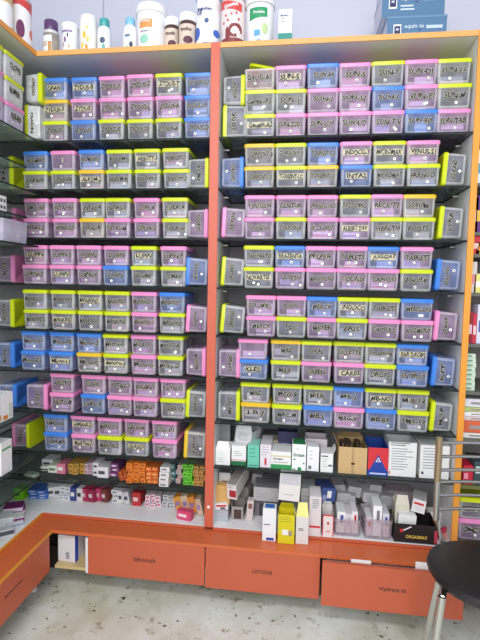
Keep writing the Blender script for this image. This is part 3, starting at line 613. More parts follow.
def open_tub(x0, x1, yt, yb, Y, label, dep=.13):
    a, b = atY(x0, yt, Y), atY(x1, yt, Y); w = b.x-a.x; h = a.z-ZB
    t = thing('storage_tub', label, 'bin', ((a.x+b.x)/2, Y+dep/2, ZB+.0005), (0, 0, 0), 'open clear tubs on the bottom board')
    rg = [rrect(w*s, dep*s, .01, z) for z, s in ((0, .9), (.004, .93), (h*.8, .985), (h*.82, 1.0), (h, 1.01), (h, .97), (h*.82, .965))]
    put('body', MB().rings(rg, True, False).mesh('body', clear('clear_tub', (214, 206, 212), (236, 230, 234), .3), True), t)
    return t, w, h, dep
t1, w1, hh1, dd1 = open_tub(334, 361.5, 519, 537.5, .012, 'clear open tub of white cartons, beside the red edged box')
t2, w2, hh2, dd2 = open_tub(364.5, 393.5, 519, 542, .008, 'clear open tub of white cartons, beside the black carton')
for t, w, h, dd, nm, spec in ((t1, w1, hh1, dd1, 'left', [(.21, .36, 1.22, WHT), (.55, .28, 1.12, C_(216, 210, 214)), (.84, .26, 1.3, C_(228, 224, 226))]), (t2, w2, hh2, dd2, 'right', [(.16, .26, .9, C_(214, 208, 214)), (.48, .36, 1.5, C_(236, 236, 238)), (.84, .27, 1.15, C_(206, 206, 212))])):
    for k, (fx, fwid, fh, mm) in enumerate(spec):
        o = thing('medicine_box', f'{ORD[k]} white medicine carton from left in the {nm} clear tub', 'box', t.location+Vector((-w/2*.86+w*.86*fx, -.012, .006)), (.0, R.uniform(-.04, .04), R.uniform(-.05, .05)), 'cartons in the clear tubs')
        bw_ = w*fwid*.86
        put('carton', MB().box(-bw_/2, bw_/2, -.035, .05, 0, h*fh).mesh('carton', mm, bevel=.001), o)
        put('printed_panel', MB().box(-bw_*.1, bw_*.25, -.0358, -.0348, h*fh*.5, h*fh*.85).mesh('printed_panel', [RED, C_(120, 120, 130), C_(60, 80, 160), C_(180, 180, 190)][(k+(nm == 'left')*2) % 4]), o)
for k, (x0, x1, yt, yb, rz, ry, g) in enumerate(((335, 349, 494, 508, .2, .05, 206), (346, 358, 497, 509, -.3, -.1, 196), (362, 378, 494, 503, .15, .06, 214), (365, 380, 503, 513, -.1, .03, 200), (380, 391, 506, 516, .4, .1, 176), (382, 396, 497, 506, -.2, -.05, 190))):
    ct('medicine_box', f'{ORD[k]} of the loose pale boxes heaped behind the clear tubs, from left', 'box', x0, x1, yt, yb, None, .17, .10, C_(g, g-2, g+2), [('lines', .15, .85, .3, .7, 3)], rz=rz*.5, ry=ry, group='loose boxes behind the tubs')
for k, (x0, x1, yt, yb, g, rz, ry) in enumerate(((301, 312, 498, 508, 214, .3, .08), (310, 322, 486, 497, 200, -.3, .05), (333, 345, 486, 496, 190, .2, -.1), (347, 360, 488, 498, 204, .1, .12), (252, 262, 475, 488, 170, -.2, .06), (368, 380, 486, 496, 196, .25, .1))):
    ct('medicine_box', f'{ORD[k]} grey white carton from left lying far back in the bottom heap', 'box', x0, x1, yt, yb, None, .205, .09, C_(g, g-2, g), [('lines', .15, .8, .3, .7, 3)], rz=rz*.4, ry=ry, group='cartons at the back of the heap')
ob = ct('carton', 'black carton with gold and white lettering, torn open top', 'box', 394, 437.5, 525, 544, ZB, .01, .11, C_(26, 20, 22), [('text', 'ORGASMAX', .52, .34, .5, .17, C_(226, 196, 90)), ('patch', .93, 1, .1, .75, C_(186, 60, 80))], openbox=True, flaps='', flapm=C_(26, 20, 22))
q = MB().box(-.018, .018, -.0006, .0006, -.002, .002); put('arrow', q.mesh('arrow', C_(236, 226, 226)), ob, (-.032, -.0562, .055), (0, -.5, 0))
q = MB().box(-.006, .006, -.0006, .0006, -.006, .006); put('arrow', q.mesh('arrow', RED), ob, (-.052, -.0562, .046), (0, -.5, 0))
ct('carton', 'open cream carton with dark inside above the black carton', 'box', 395, 409, 505, 524, None, .06, .06, C_(206, 200, 180), [('patch', .2, .9, .1, .45, C_(54, 48, 46))], openbox=True, flaps='Fb', flapm=C_(212, 206, 190))
ct('carton', 'white slim box lying across the top of the black carton', 'box', 398, 416, 516, 526, None, .03, .06, WHT, [('lines', .2, .6, .3, .7, 2)], ry=.06)
ct('carton', 'white box with red bar tilted behind black carton', 'box', 414.5, 427.5, 501, 514, None, .05, .09, C_(226, 222, 222), [('patch', .1, .85, .62, .78, RED), ('lines', .1, .7, .2, .4, 2)], rz=-.25, ry=.12, flapm=C_(186, 184, 184))
ct('carton', 'white box with small red square beside the chair post', 'box', 427, 444.5, 513, 543, ZB, .125, .05, C_(222, 216, 212), [('patch', .12, .28, .5, .68, RED), ('lines', .4, .9, .3, .8, 4)])
ct('carton', 'pale pink carton lying far back behind the black carton', 'box', 388, 414, 492, 512, ZB, .21, .08, C_(196, 176, 184), [('lines', .1, .9, .3, .8, 4)])
pr = thing('round_pack', 'round red pack on the bottom board behind the chair post', 'pack', tuple(atY(446, 535, .06)), (PI/2, 0, .2))
put('disc', MB().lathe([(.03, -.008), (.033, -.004), (.033, .004), (.03, .008)], 24).mesh('disc', C_(176, 44, 70), True), pr); put('label_disc', MB().lathe([(.018, .008), (.018, .009)], 20).mesh('label_disc', C_(206, 130, 120)), pr)

# ------------------------------------------------------------------ small boxes of the left cabinet
def small(label, x0, x1, yt, yb, zb, m_, m2=None, dep=.07, rz=0, group=None, ry=0, k=0, Yfix=None):
    p = atZ((x0+x1)/2, yb, zb) if Yfix is None else None
    Y = p.y if p else Yfix
    Y = max(.006, min(Y, DEP-.05))
    return ct('medicine_box', label, 'box', x0, x1, yt, yb, zb if Yfix is None else None, Y, dep, m_, [('patch', .12, .7, .35, .65, m2)] if m2 else [], rz=rz, ry=ry, group=group)
def stack(desc, where, x0, x1, yt, yb, nx, nz, zb, m_, m2, dep=.08, rz=0, group=None):
    """a block of like boxes, each one its own thing; columns are counted from the left, rows from the bottom"""
    Y = max(.006, min(atZ((x0+x1)/2, yb, zb).y, DEP-.05))
    w = (atY(x1, yb, Y).x-atY(x0, yb, Y).x)/nx; h = (atY(x0, yt, Y).z-zb)/nz
    xl = atY(x0, (yt+yb)/2, Y).x
    for i in range(nx):
        for j in range(nz):
            pos = ['bottom', 'second', 'third', 'fourth', 'fifth'][j] + ' up' if j else 'bottom'
            if j == nz-1 and nz > 1: pos = 'topmost'
            d_ = f'{desc}, {pos} in {ORD[i]} column, {where}' if nx > 1 else f'{desc}, {pos}, {where}'
            t = thing('medicine_box', d_, 'box', (xl+w*(i+.5), Y+dep/2+R.uniform(0, .016), zb+h*j+.0006), (0, 0, rz+R.uniform(-.09, .09)), group)
            put('carton', MB().box(-w*.47, w*.47, -dep/2, dep/2, 0, h*.965).mesh('carton', m_, bevel=.0009), t)
            put('printed_panel', MB().box(-w*.32, w*.2, -dep/2-.0006, -dep/2+.0003, h*.3, h*.62).mesh('printed_panel', m2), t)
G9 = ZG
small('white medicine box nearest the left corner on the lowest glass shelf', 42, 53, 460, 467, G9, WHT, INK)
small('cream medicine box beside ochre stack, lowest glass shelf', 48, 58, 466, 473, G9, C_(206, 214, 200), C_(90, 120, 90))
small('rosy medicine box left of the ochre stack', 57, 65, 464, 474, G9, C_(206, 120, 140), WHT)
oz = thing('soap_pack', 'white oval pack with dark arched label, lowest glass shelf in corner', 'pack', tuple(atZ(32, 480, G9).xy)+(G9+.0006,), (0, 0, -.2))
put('wrapper', MB().rings([rrect(.066*s, .04*s, .016*s, z) for z, s in ((0, .8), (.006, 1), (.022, 1), (.03, .8))]).mesh('wrapper', C_(120, 132, 122), True), oz)
put('printed_band', MB().rings([rrect(.0672, .0412, .0165, z) for z in (.004, .019)]).mesh('printed_band', C_(36, 44, 36)), oz)
oz = thing('soap_pack', 'small white oval pack with dark arch near white boxes', 'pack', tuple(atZ(46, 470, G9).xy)+(G9+.0006,), (0, 0, .1))
put('wrapper', MB().rings([rrect(.045*s, .03*s, .012*s, z) for z, s in ((0, .8), (.004, 1), (.016, 1), (.02, .8))]).mesh('wrapper', C_(214, 216, 210), True), oz)
put('printed_band', MB().rings([rrect(.046, .031, .0125, z) for z in (.006, .011)]).mesh('printed_band', C_(36, 44, 36)), oz)
stack('ochre medicine box', 'ochre stack on lowest glass shelf', 67, 83, 464, 475, 3, 2, G9, C_(186, 144, 66), C_(120, 84, 36), group='ochre boxes')
stack('lilac medicine box', 'beside ochre stack on glass', 83.5, 91, 464, 475, 2, 2, G9, C_(190, 166, 176), C_(150, 110, 130), group='lilac boxes')
stack('white medicine box', 'white stack right of lilac boxes', 91.5, 97.5, 463, 477, 1, 2, G9, C_(222, 218, 220), INK)
small('wide white medicine box in front of purple boxes', 97, 108, 467.5, 478, G9, C_(220, 218, 222), INK)
stack('purple and white box', 'left of the orange stack', 109.5, 118, 464, 478, 1, 3, G9, C_(116, 60, 110), C_(220, 210, 220))
stack('dark orange medicine box', 'left end of orange stack', 118.5, 125.5, 472, 481, 2, 2, G9, C_(190, 92, 44), C_(120, 50, 30), group='dark orange boxes')
stack('orange medicine box', 'orange stack on glass', 126, 144.5, 463, 484, 3, 5, G9, C_(216, 120, 40), C_(150, 70, 24), group='orange boxes')
stack('burnt orange medicine box', 'right part of orange stack', 145, 157.5, 468, 485, 2, 4, G9, C_(204, 104, 44), C_(236, 170, 90), group='burnt orange boxes')
stack('white medicine box', 'white stack right of orange boxes', 158.5, 168.5, 468, 487, 1, 4, G9, C_(216, 212, 210), C_(110, 116, 130))
stack('dark teal medicine box', 'teal stack beside lime boxes', 169.5, 175.5, 464, 483, 1, 3, G9, C_(60, 96, 100), C_(150, 176, 176))
stack('pale rose medicine box', 'thin stack left of lime boxes', 176, 181, 466, 484, 1, 4, G9, C_(196, 160, 164), C_(120, 150, 120))
stack('lime green medicine box', 'lime stack near coral post', 182, 192.5, 465, 486, 2, 5, G9, C_(104, 190, 50), C_(40, 110, 30), group='lime green boxes')
stack('tan medicine box', 'tan stack against coral post', 193, 203.5, 467, 487, 2, 4, G9, C_(184, 134, 70), C_(120, 80, 40), group='tan boxes')
# on the bottom board
stack('blue medicine box', 'blue stack in left corner', 26, 44, 490, 500, 2, 3, ZB, C_(70, 110, 190), C_(190, 206, 230), group='blue boxes', rz=.2)
small('bright lime box on the bottom board in the left corner', 13.5, 22.5, 489, 500, ZB, C_(130, 206, 40), C_(60, 140, 30), dep=.05)
small('white box tilted against white stack right of blue boxes', 44, 52, 488, 497, ZB, WHT, INK, rz=.4)
small('second tilted white box, right of the blue boxes', 51, 58, 487, 498, ZB, C_(210, 206, 210), INK, rz=.4)
stack('white medicine box', 'white stack left of navy box', 58.5, 70, 487, 500.5, 2, 3, ZB, C_(216, 214, 218), C_(140, 146, 160), group='white boxes by the navy box')
small('navy blue upright box beside the maroon boxes', 70, 76, 488, 501, ZB, C_(50, 64, 130), WHT)
small('white box with black patch beside the navy box', 76.5, 82.5, 489, 501, ZB, C_(214, 210, 212), C_(40, 36, 40))
for k, (x0, x1, yt, yb, c) in enumerate(((83, 90, 490, 502, (176, 50, 90)), (90, 97, 491, 503, (150, 40, 76)), (97, 103.5, 490, 502, (196, 70, 110)), (103.5, 109.5, 491, 503, (120, 60, 56)))):
    small(f'{ORD[k]} leaning maroon medicine box from the left, bottom board', x0, x1, yt, yb, ZB, C_(*c), C_(226, 196, 206), rz=-.3, ry=-.12, group='maroon boxes')
stack('white medicine box', 'left of leaning white boxes', 110.5, 118.5, 491, 504, 1, 3, ZB, C_(222, 220, 222), C_(110, 116, 130))
small('white box leaning left, beside the red box', 119, 124, 492, 504, ZB, C_(218, 214, 216), INK, ry=-.18)
small('white box leaning right against the red box', 124.5, 130, 493, 504.5, ZB, C_(206, 204, 208), INK, ry=-.18)
small('red upright medicine box on the bottom board', 132, 140.5, 493, 506, ZB, C_(186, 44, 52), C_(230, 190, 190))
stack('pink and white medicine box', 'pink block', 144.5, 160, 495, 508, 3, 3, ZB, C_(226, 206, 214), C_(206, 60, 110), group='pink and white boxes')
stack('grey white medicine box', 'grey block left of packets', 161.5, 174.5, 496, 509, 2, 4, ZB, C_(206, 204, 206), C_(110, 110, 120), group='grey white boxes')
for k, (x0, x1, yt, yb, c, ry) in enumerate(((177, 184, 498, 511, (222, 150, 60), -.35), (184, 191, 497, 512, (214, 190, 160), -.3), (191, 198, 498, 514, (216, 140, 56), -.28), (198, 203.5, 500, 516, (206, 176, 150), -.22))):
    small(f'{ORD[k]} of the leaning orange and white packets from left, by coral post', x0, x1, yt, yb, ZB, C_(*c), C_(150, 120, 170), ry=ry, group='leaning packets', dep=.05)
small('pink and white box lying in front of the leaning packets', 177, 192, 511.5, 520.5, ZB, C_(206, 70, 110), C_(236, 214, 220), rz=-.25, dep=.03)

# white boxes of the left wall cabinet
def wallbox(label, x0, x1, yt, yb, zb, m_, deco=None, X=XL-.02, dep=.06, name='medicine_box', cat='box', group=None, rz=0):
    a, b = atX(x0, (yt+yb)/2, X).y, atX(x1, (yt+yb)/2, X).y
    h = atX((x0+x1)/2, yt, X).z-zb; w = b-a
    t = thing(name, label, cat, (X-dep/2, (a+b)/2, zb+.0005), (0, 0, PI/2+rz), group)
    put('carton', MB().box(-w/2, w/2, -dep/2, dep/2, 0, h).mesh('carton', m_, bevel=.001), t)
    for d in (deco or []):
        put('printed_panel', MB().box(-w/2+w*d[0], -w/2+w*d[1], -dep/2-.0006, -dep/2+.0003, h*d[2], h*d[3]).mesh('printed_panel', d[4]), t)
    return t
wallbox('white box with small dark windows on a left wall glass shelf', -6, 6.5, 195, 214, LZ[3], WHT, [(.5, .65, .6, .8, INK), (.75, .9, .6, .8, INK), (.5, .65, .2, .4, INK), (.75, .9, .2, .4, INK)])
wallbox('white medicine box with orange corner, left wall shelf by blue lid', 2, 13, 393, 424, LZ[5], C_(236, 236, 236), [(.1, .5, .05, .2, C_(226, 140, 50)), (.6, .9, .1, .6, C_(200, 210, 200))], X=XL-.03, dep=.05)
wallbox('white medicine box at left picture edge with orange print', -7, 1.5, 394, 428, LZ[5], C_(228, 230, 232), [(.2, .9, .08, .25, C_(216, 120, 50))], X=XL-.03, dep=.05)
wallbox('tall white box with green line on lower left wall glass', 1, 12, 441, 473, LZ[6], C_(238, 238, 238), [(.1, .9, .74, .8, C_(80, 160, 90))], X=XL-.02, dep=.06)
wallbox('white box behind tall white box at left picture edge', -8, .5, 440, 480, LZ[6], C_(226, 228, 230), [(.1, .9, .6, .7, C_(120, 170, 130))], X=XL-.025, dep=.05)
def lying(label, x, y, zb, w, d, h, rz, m_, band, group=None):
    p = atZ(x, y, zb); t = thing('medicine_box', label, 'box', (p.x, p.y, zb+.0005), (0, 0, rz), group)
    put('carton', MB().box(-w/2, w/2, -d/2, d/2, 0, h).mesh('carton', m_, bevel=.001), t)
    put('printed_band', MB().box(-w/2-.0005, w/2+.0005, -d/2-.0005, -d*.2, h*.12, h*.86).mesh('printed_band', band), t)
PUR = C_(130, 40, 110)
lying('lower purple medicine box at the left corner of the bottom board', 15, 512, ZB, .075, .06, .018, .5, PUR, C_(226, 206, 226))
lying('upper purple medicine box at the left corner of the bottom board', 14, 509, ZB+.019, .072, .058, .018, .42, PUR, C_(226, 206, 226))
lying('white medicine box with purple end, below the purple boxes', 12, 521, ZB, .085, .05, .02, .6, WHT, PUR)
lying('flat white medicine box at left picture edge, bottom board', 2, 523, ZB, .08, .06, .03, .6, C_(232, 232, 234), C_(214, 216, 220))
lying('white slim box near the yellow edge, left bottom board', 15, 526, ZB, .06, .02, .014, .75, C_(226, 226, 230), C_(150, 160, 180))
lying('grey white box at the yellow edge, left picture edge', 3, 535, ZB, .07, .03, .022, .7, C_(206, 206, 210), INK)

# books and box in the open cubby
p = atY(60, 566, .0)
o = thing('carton', 'white carton with blue edge standing in the open orange cubby', 'box', (XL+LED+.055, .03, .1206), (0, 0, -.08))
put('carton', MB().box(-.045, .03, -.1, .1, 0, .108).mesh('carton', C_(216, 212, 214), bevel=.0015), o)
put('printed_band', MB().box(.03, .0308, -.1, -.078, 0, .108).mesh('printed_band', C_(40, 80, 190)), o); put('printed_panel', MB().box(-.01, .005, -.1008, -.1, .012, .04).mesh('printed_panel', C_(150, 150, 160)), o)

o = thing('carton', 'small grey carton lying at the back of the open orange cubby', 'box', (XL+LED+.105, .16, .1206), (0, 0, .05))
put('carton', MB().box(-.02, .025, -.05, .05, 0, .06).mesh('carton', C_(170, 168, 172), bevel=.0015), o); put('printed_panel', MB().box(-.012, .012, -.0508, -.05, .015, .04).mesh('printed_panel', C_(90, 92, 100)), o)

# ------------------------------------------------------------------ things on top of the cabinets
ZTT = ZT+TB
def jar(name, label, cat, x0, x1, yt, prof, m_, parts, Y=.075, X=None, z=ZTT, pos=None):
    """prof: (radius, height) fractions of half width and height; parts: (name, profile, material)"""
    if pos is None:
        a, b = atY(x0, yt+8, Y), atY(x1, yt+8, Y); r = (b.x-a.x)/2; h = atY((x0+x1)/2, yt, Y).z-z; loc = ((a.x+b.x)/2, Y, z+.0005)
    else: loc, r, h = pos
    t = thing(name, label, cat, loc)
    put('body', MB().lathe([(a_*r, b_*h) for a_, b_ in prof], 32).mesh('body', m_, True), t)
    for n, pf, mm in parts:
        put(n, MB().lathe([(a_*r, b_*h) for a_, b_ in pf], 32).mesh(n, mm, True), t)
    return t, r, h
def arc_patch(name, t, r, a0, a1, z0, z1, m_, th=.0008, shape=None):
    n = 12; q = MB(); rg = []
    for i in range(n+1):
        a = a0+(a1-a0)*i/n; f = shape(i/n) if shape else (0, 1)
        zz0, zz1 = z0+(z1-z0)*f[0], z0+(z1-z0)*f[1]
        P = lambda rr, z: (rr*math.sin(a), -rr*math.cos(a), z)
        rg.append([P(r-.0006, zz0), P(r+th, zz0), P(r+th, zz1), P(r-.0006, zz1)])
    put(name, q.rings(rg).mesh(name, m_, True), t)
def blob(k): return lambda u: (.5-.5*math.sqrt(max(0, 1-(2*u-1)**2)), .5+.5*math.sqrt(max(0, 1-(2*u-1)**2)))
CYL = [(.94, 0), (1, .02), (1, .97), (.97, 1)]
PW = C_(236, 236, 238, .35)
# tins on the left wall cabinet
tp = atX(17, 30, XL-.065)
t, r, h = jar('tin', 'white tin with red top design, left end above the yellow edge', 'tin', 0, 0, 0, CYL, PW, [('rim', [(1.02, .96), (1.03, .97), (1.03, 1), (.9, 1.005)], STEEL), ('base_ring', [(1.0, 0), (1.02, .004), (1.02, .03), (1.0, .035)], STEEL)], pos=((tp.x, tp.y, ZTT+.0005), .052, .17))
arc_patch('printed_panel', t, r, -1.2, 2.6, h*.62, h*.95, C_(206, 70, 70), shape=lambda u: (.6-.9*abs(u-.5), 1)); arc_patch('printed_panel', t, r, .5, 1.1, h*.12, h*.5, C_(110, 50, 90), shape=blob(0))
arc_patch('printed_panel', t, r, 1.5, 2.1, h*.2, h*.4, C_(220, 120, 110), shape=blob(0))
tp = atX(1, 12, XL-.07)
t, r, h = jar('tin', 'tan and white tin cut off by the left picture edge', 'tin', 0, 0, 0, CYL, C_(206, 176, 120), [('rim', [(1.02, .96), (1.03, .97), (1.03, 1), (.9, 1.005)], STEEL)], pos=((tp.x, tp.y-.02, ZTT+.0005), .05, .16))
arc_patch('printed_panel', t, r, .2, 2.4, h*.1, h*.6, PW, shape=blob(0))
t, r, h = jar('jar', 'clear jar with purple cap and white label', 'jar', 44, 58.5, 22, [(.9, 0), (.97, .02), (1, .06), (1, .58), (.9, .66), (.8, .7)], clear('jar_glass', (196, 190, 180), (220, 210, 190), .5), [('cap', [(.84, .68), (.86, .69), (.86, .97), (.78, 1)], C_(92, 62, 104, .3)), ('neck_ring', [(.94, .64), (.98, .66), (.98, .70), (.9, .72)], C_(206, 210, 214, .3))])
arc_patch('label', t, r, -1.2, .55, h*.05, h*.56, PW); arc_patch('printed_panel', t, r+.0008, -1.0, .0, h*.28, h*.4, C_(206, 190, 170)); arc_patch('printed_panel', t, r+.0008, .1, .5, h*.1, h*.4, C_(190, 140, 70))
t, r, h = jar('tub', 'white tub with flat lid and purple flower print', 'tub', 62, 78.5, 26, [(.82, 0), (.85, .02), (.93, .85), (.93, .88)], PW, [('lid', [(.96, .86), (1.0, .87), (1.0, .97), (.94, 1)], PW)])
for a, z, s, c in ((-.2, .4, .13, (120, 80, 140)), (.15, .55, .1, (60, 50, 80)), (-.5, .28, .1, (190, 130, 160)), (.3, .22, .1, (206, 160, 110))): arc_patch('flower', t, r*.9, a-s, a+s, h*z, h*(z+s*1.3), C_(*c), shape=blob(0))
arc_patch('label', t, r*.93, -.7, .7, h*.70, h*.76, C_(150, 130, 170))
t, r, h = jar('tub', 'tall white tub with yellow flowers and domed lid', 'tub', 80.5, 97, 18, [(.86, 0), (.9, .02), (.97, .8), (.97, .84)], C_(240, 238, 230, .35), [('lid', [(.98, .82), (1, .83), (.98, .9), (.9, .95), (.88, 1)], C_(238, 236, 238, .35))])
for a, z, s, c in ((-.1, .4, .22, (226, 186, 70)), (.3, .3, .2, (222, 200, 120)), (-.4, .16, .2, (236, 206, 90)), (.15, .12, .18, (206, 150, 60)), (.2, .6, .15, (226, 200, 120))): arc_patch('flower', t, r*.94, a-s, a+s, h*z, h*(z+s*.8), C_(*c), shape=blob(0))
BOT = [(.9, 0), (1, .03), (1, .5), (.96, .66), (.8, .76), (.6, .80)]
t, r, h = jar('bottle', 'white bottle with teal flip cap and dark leaf print', 'bottle', 98, 111, 20, BOT, PW, [('cap', [(.72, .78), (.74, .79), (.72, .98), (.62, 1)], C_(60, 160, 160, .3))])
arc_patch('printed_panel', t, r, -.3, .5, h*.3, h*.46, C_(70, 90, 110), shape=blob(0)); arc_patch('printed_panel', t, r, .0, .5, h*.12, h*.28, C_(90, 170, 170), shape=blob(0))
t, r, h = jar('bottle', 'white bottle with pale blue cap beside the white bucket', 'bottle', 123.5, 137, 19, BOT, PW, [('cap', [(.66, .78), (.7, .8), (.68, .97), (.56, 1)], C_(130, 190, 214, .3))])
arc_patch('printed_panel', t, r, -.4, .3, h*.44, h*.5, C_(80, 120, 150)); arc_patch('printed_panel', t, r, .2, .7, h*.15, h*.32, C_(50, 60, 80), shape=blob(0)); arc_patch('printed_panel', t, r, -.5, .2, h*.08, h*.2, C_(130, 190, 160), shape=blob(0))
BK = [(.80, 0), (.83, .02), (.92, .82), (.93, .84)]
t, r, h = jar('tub', 'large white tub with orange label and rimmed lid', 'tub', 136.5, 167, 10, BK, PW, [('lid', [(.95, .82), (1, .83), (1, .92), (.96, .95), (.94, 1), (.5, 1.0)], PW)], Y=.085)
arc_patch('label', t, r*.885, -.62, .35, h*.48, h*.72, C_(226, 150, 80), shape=lambda u: (0, .8+.2*math.sin(PI*u))); arc_patch('label', t, r*.86, -.6, .1, h*.16, h*.34, C_(150, 206, 180), shape=blob(0)); arc_patch('label', t, r*.86, .1, .6, h*.26, h*.44, C_(222, 226, 230))
text_on('lettering', 'protein', r*.8, h*.05, t, (-r*.1, -.0006, h*.60), (0, 0, 0), PW, .02, bend=r*.9)
text_on('lettering', 'powder', r*.5, h*.04, t, (-r*.15, -.0006, h*.40), (0, 0, 0), INK, .01, bend=r*.885)
JB = [(.9, 0), (.98, .03), (1, .08), (1, .68), (.92, .76), (.88, .8)]
CHO = C_(80, 52, 50, .35)
for x0, x1, yt, n_, lab in ((165, 179.5, 20, 'Protifit', 'brown jar with white cap, partly behind its twin jar'), (179.5, 196.5, 16, 'Protifine', 'brown jar with white cap, front one beside the blue white tin')):
    t, r, h = jar('jar', lab, 'jar', x0, x1, yt, JB, CHO, [('cap', [(.95, .78), (1, .79), (1, .96), (.94, 1)], PW), ('base_ring', [(.99, .0), (1.02, .02), (1.02, .12), (.99, .14)], PW)], Y=.075 if yt == 16 else .095)
    arc_patch('label', t, r, -1.2, 1.2, h*.16, h*.68, C_(214, 196, 180)); text_on('lettering', n_, r*1.3, h*.09, t, (0, -.0008, h*.54), (0, 0, 0), CHO, .02, bend=r+.001)
    arc_patch('printed_panel', t, r+.0006, -.3, .8, h*.17, h*.36, C_(90, 44, 60), shape=blob(0))
t, r, h = jar('tin', 'tall white and blue tin left of the coral post top', 'tin', 196.5, 220.5, 1, CYL, PW, [('rim', [(1.02, .955), (1.035, .965), (1.035, 1), (.9, 1.01)], C_(80, 110, 170, .3)), ('base_ring', [(1.0, 0), (1.02, .004), (1.02, .035), (1.0, .04)], STEEL)], Y=.08)
arc_patch('printed_band', t, r, -1.4, 1.4, h*.03, h*.1, C_(50, 90, 180)); arc_patch('printed_panel', t, r, -1.35, -.5, h*.18, h*.42, C_(60, 100, 190), shape=blob(0)); arc_patch('printed_panel', t, r, .6, 1.35, h*.22, h*.36, C_(60, 100, 190), shape=blob(0)); arc_patch('printed_panel', t, r, -.12, .25, h*.46, h*.55, C_(70, 90, 140), shape=blob(0))
text_on('lettering', 'Ingudex', r*1.3, h*.075, t, (-r*.1, -.0008, h*.72), (0, 0, 0), C_(40, 60, 120), .02, bend=r+.001); text_on('lettering', 'DP', r*.35, h*.065, t, (-r*.5, -.0008, h*.64), (0, 0, 0), C_(40, 60, 120), .03, bend=r+.001)
t, r, h = jar('tin', 'white tin with red lettering and brown swirl', 'tin', 221.5, 245.5, 3, CYL, C_(226, 214, 212, .35), [('rim', [(1.02, .955), (1.035, .965), (1.035, 1), (.9, 1.01)], STEEL), ('base_ring', [(1.0, 0), (1.02, .004), (1.02, .035), (1.0, .04)], C_(150, 60, 56))], Y=.08)
BR = C_(130, 56, 60)
arc_patch('printed_band', t, r, -1.4, 1.4, h*.04, h*.18, BR); arc_patch('printed_panel', t, r, -1.3, .9, h*.7, h*.96, C_(206, 74, 70), shape=lambda u: (.35*(1-u), 1-.4*u))
pts = [(.25+.62*math.cos(a)*(1-a/9), .3+.17*math.sin(a)*(1-a/9)) for a in [x*.35 for x in range(16)]]
for i in range(len(pts)-1):
    a0, a1 = sorted((pts[i][0], pts[i+1][0])); zc = (pts[i][1]+pts[i+1][1])/2; dz = abs(pts[i][1]-pts[i+1][1])/2+.022
    arc_patch('swirl', t, r, a0-.05, a1+.05, h*(zc-dz), h*(zc+dz), BR)
for a, z in ((-.5, .6), (0, .62), (.4, .64), (-.7, .46), (-.3, .5), (.6, .52)): arc_patch('printed_spot', t, r, a-.1, a+.1, h*z, h*(z+.06), C_(190, 110, 104), shape=blob(0))
arc_patch('printed_panel', t, r, -.5, -.1, h*.16, h*.44, BR, shape=lambda u: (0, .9-.5*abs(u-.4)))
text_on('lettering', 'Groviva', r*1.2, h*.08, t, (-r*.05, -.0012, h*.82), (0, -.25, 0), PW, .03, bend=r+.001)
t, r, h = jar('tub', 'white bucket tub with green label and wide lid', 'tub', 245.5, 275.5, 3, BK, PW, [('lid', [(.95, .86), (1, .87), (1, .95), (.97, .97), (.95, 1), (.5, 1.0)], PW)], Y=.085)
arc_patch('label', t, r*.9, -.75, .62, h*.52, h*.76, C_(44, 150, 96), shape=lambda u: (.25*(u), 1)); arc_patch('label', t, r*.865, -.35, .1, h*.2, h*.32, C_(90, 160, 206)); arc_patch('label', t, r*.87, .2, .7, h*.24, h*.46, C_(190, 210, 150), shape=blob(0)); arc_patch('label', t, r*.87, -.15, .15, h*.06, h*.12, C_(60, 130, 170))
text_on('lettering', 'Proteina', r*.75, h*.06, t, (0, -.0014, h*.66), (0, 0, 0), PW, .02, bend=r*.9+.001)
b = ct('carton', 'slim white carton with teal base, right of the green label tub', 'box', 278.5, 292, 9.5, 41.5, ZTT, .05, .05, C_(240, 240, 238), [('band', 0, .36, C_(44, 140, 130)), ('text', 'Baidara', .42, .84, .6, .06, C_(60, 100, 130)), ('patch', .5, .6, .04, .1, WHT), ('lines', .15, .6, .66, .74, 2)])
SL = C_(80, 118, 152); SIDE = C_(206, 206, 222)
def eq(label, x0, x1, yt, yb, Y, zb, h=None):
    a, b_ = atY(x0, (yt+yb)/2, Y), atY(x1, (yt+yb)/2, Y); w = b_.x-a.x; h = h or .088; d = .17
    t = thing('carton', label, 'box', ((a.x+b_.x)/2, Y+d/2, zb+.0005), (0, 0, .02), 'slate blue cartons above the right cabinet')
    q = MB().box(-w/2, w/2, -d/2, d/2, 0, h); q.mi = [1, 0, 0, 1, 1, 1]
    put('carton', q.mesh('carton', [SL, SIDE], bevel=.0015), t)
    put('lid_seam', MB().box(-w/2-.0008, w/2+.0008, -d/2-.0008, d/2+.0008, h-.006, h+.0008).mesh('lid_seam', C_(100, 138, 170)), t)
    put('logo_square', MB().box(-w*.39, -w*.26, -d/2-.0008, -d/2, h*.3, h*.72).mesh('logo_square', PW), t)
    put('logo_mark', MB().box(-w*.375, -w*.275, -d/2-.0014, -d/2, h*.36, h*.66).mesh('logo_mark', C_(40, 40, 84)), t)
    put('logo_mark', MB().box(-w*.35, -w*.30, -d/2-.0018, -d/2, h*.50, h*.58).mesh('logo_mark', C_(190, 190, 214)), t)
    text_on('lettering', 'equin tx', w*.33, h*.18, t, (-w*.04, -d/2-.0012, h*.62), (0, 0, 0), C_(206, 220, 232), .01)
    put('underscore', MB().box(w*.03, w*.07, -d/2-.0012, -d/2, h*.50, h*.53).mesh('underscore', C_(40, 50, 90)), t)
    put('fine_print', MB().box(-w*.2, w*.0, -d/2-.0008, -d/2, h*.36, h*.41).box(-w*.2, w*.02, -d/2-.0008, -d/2, h*.24, h*.29).mesh('fine_print', C_(206, 220, 232)), t)
    put('printed_panel', MB().box(w*.16, w*.43, -d/2-.0008, -d/2, h*.55, h*.66).mesh('printed_panel', C_(190, 206, 220)), t)
za = atY(416, 16, .08).z
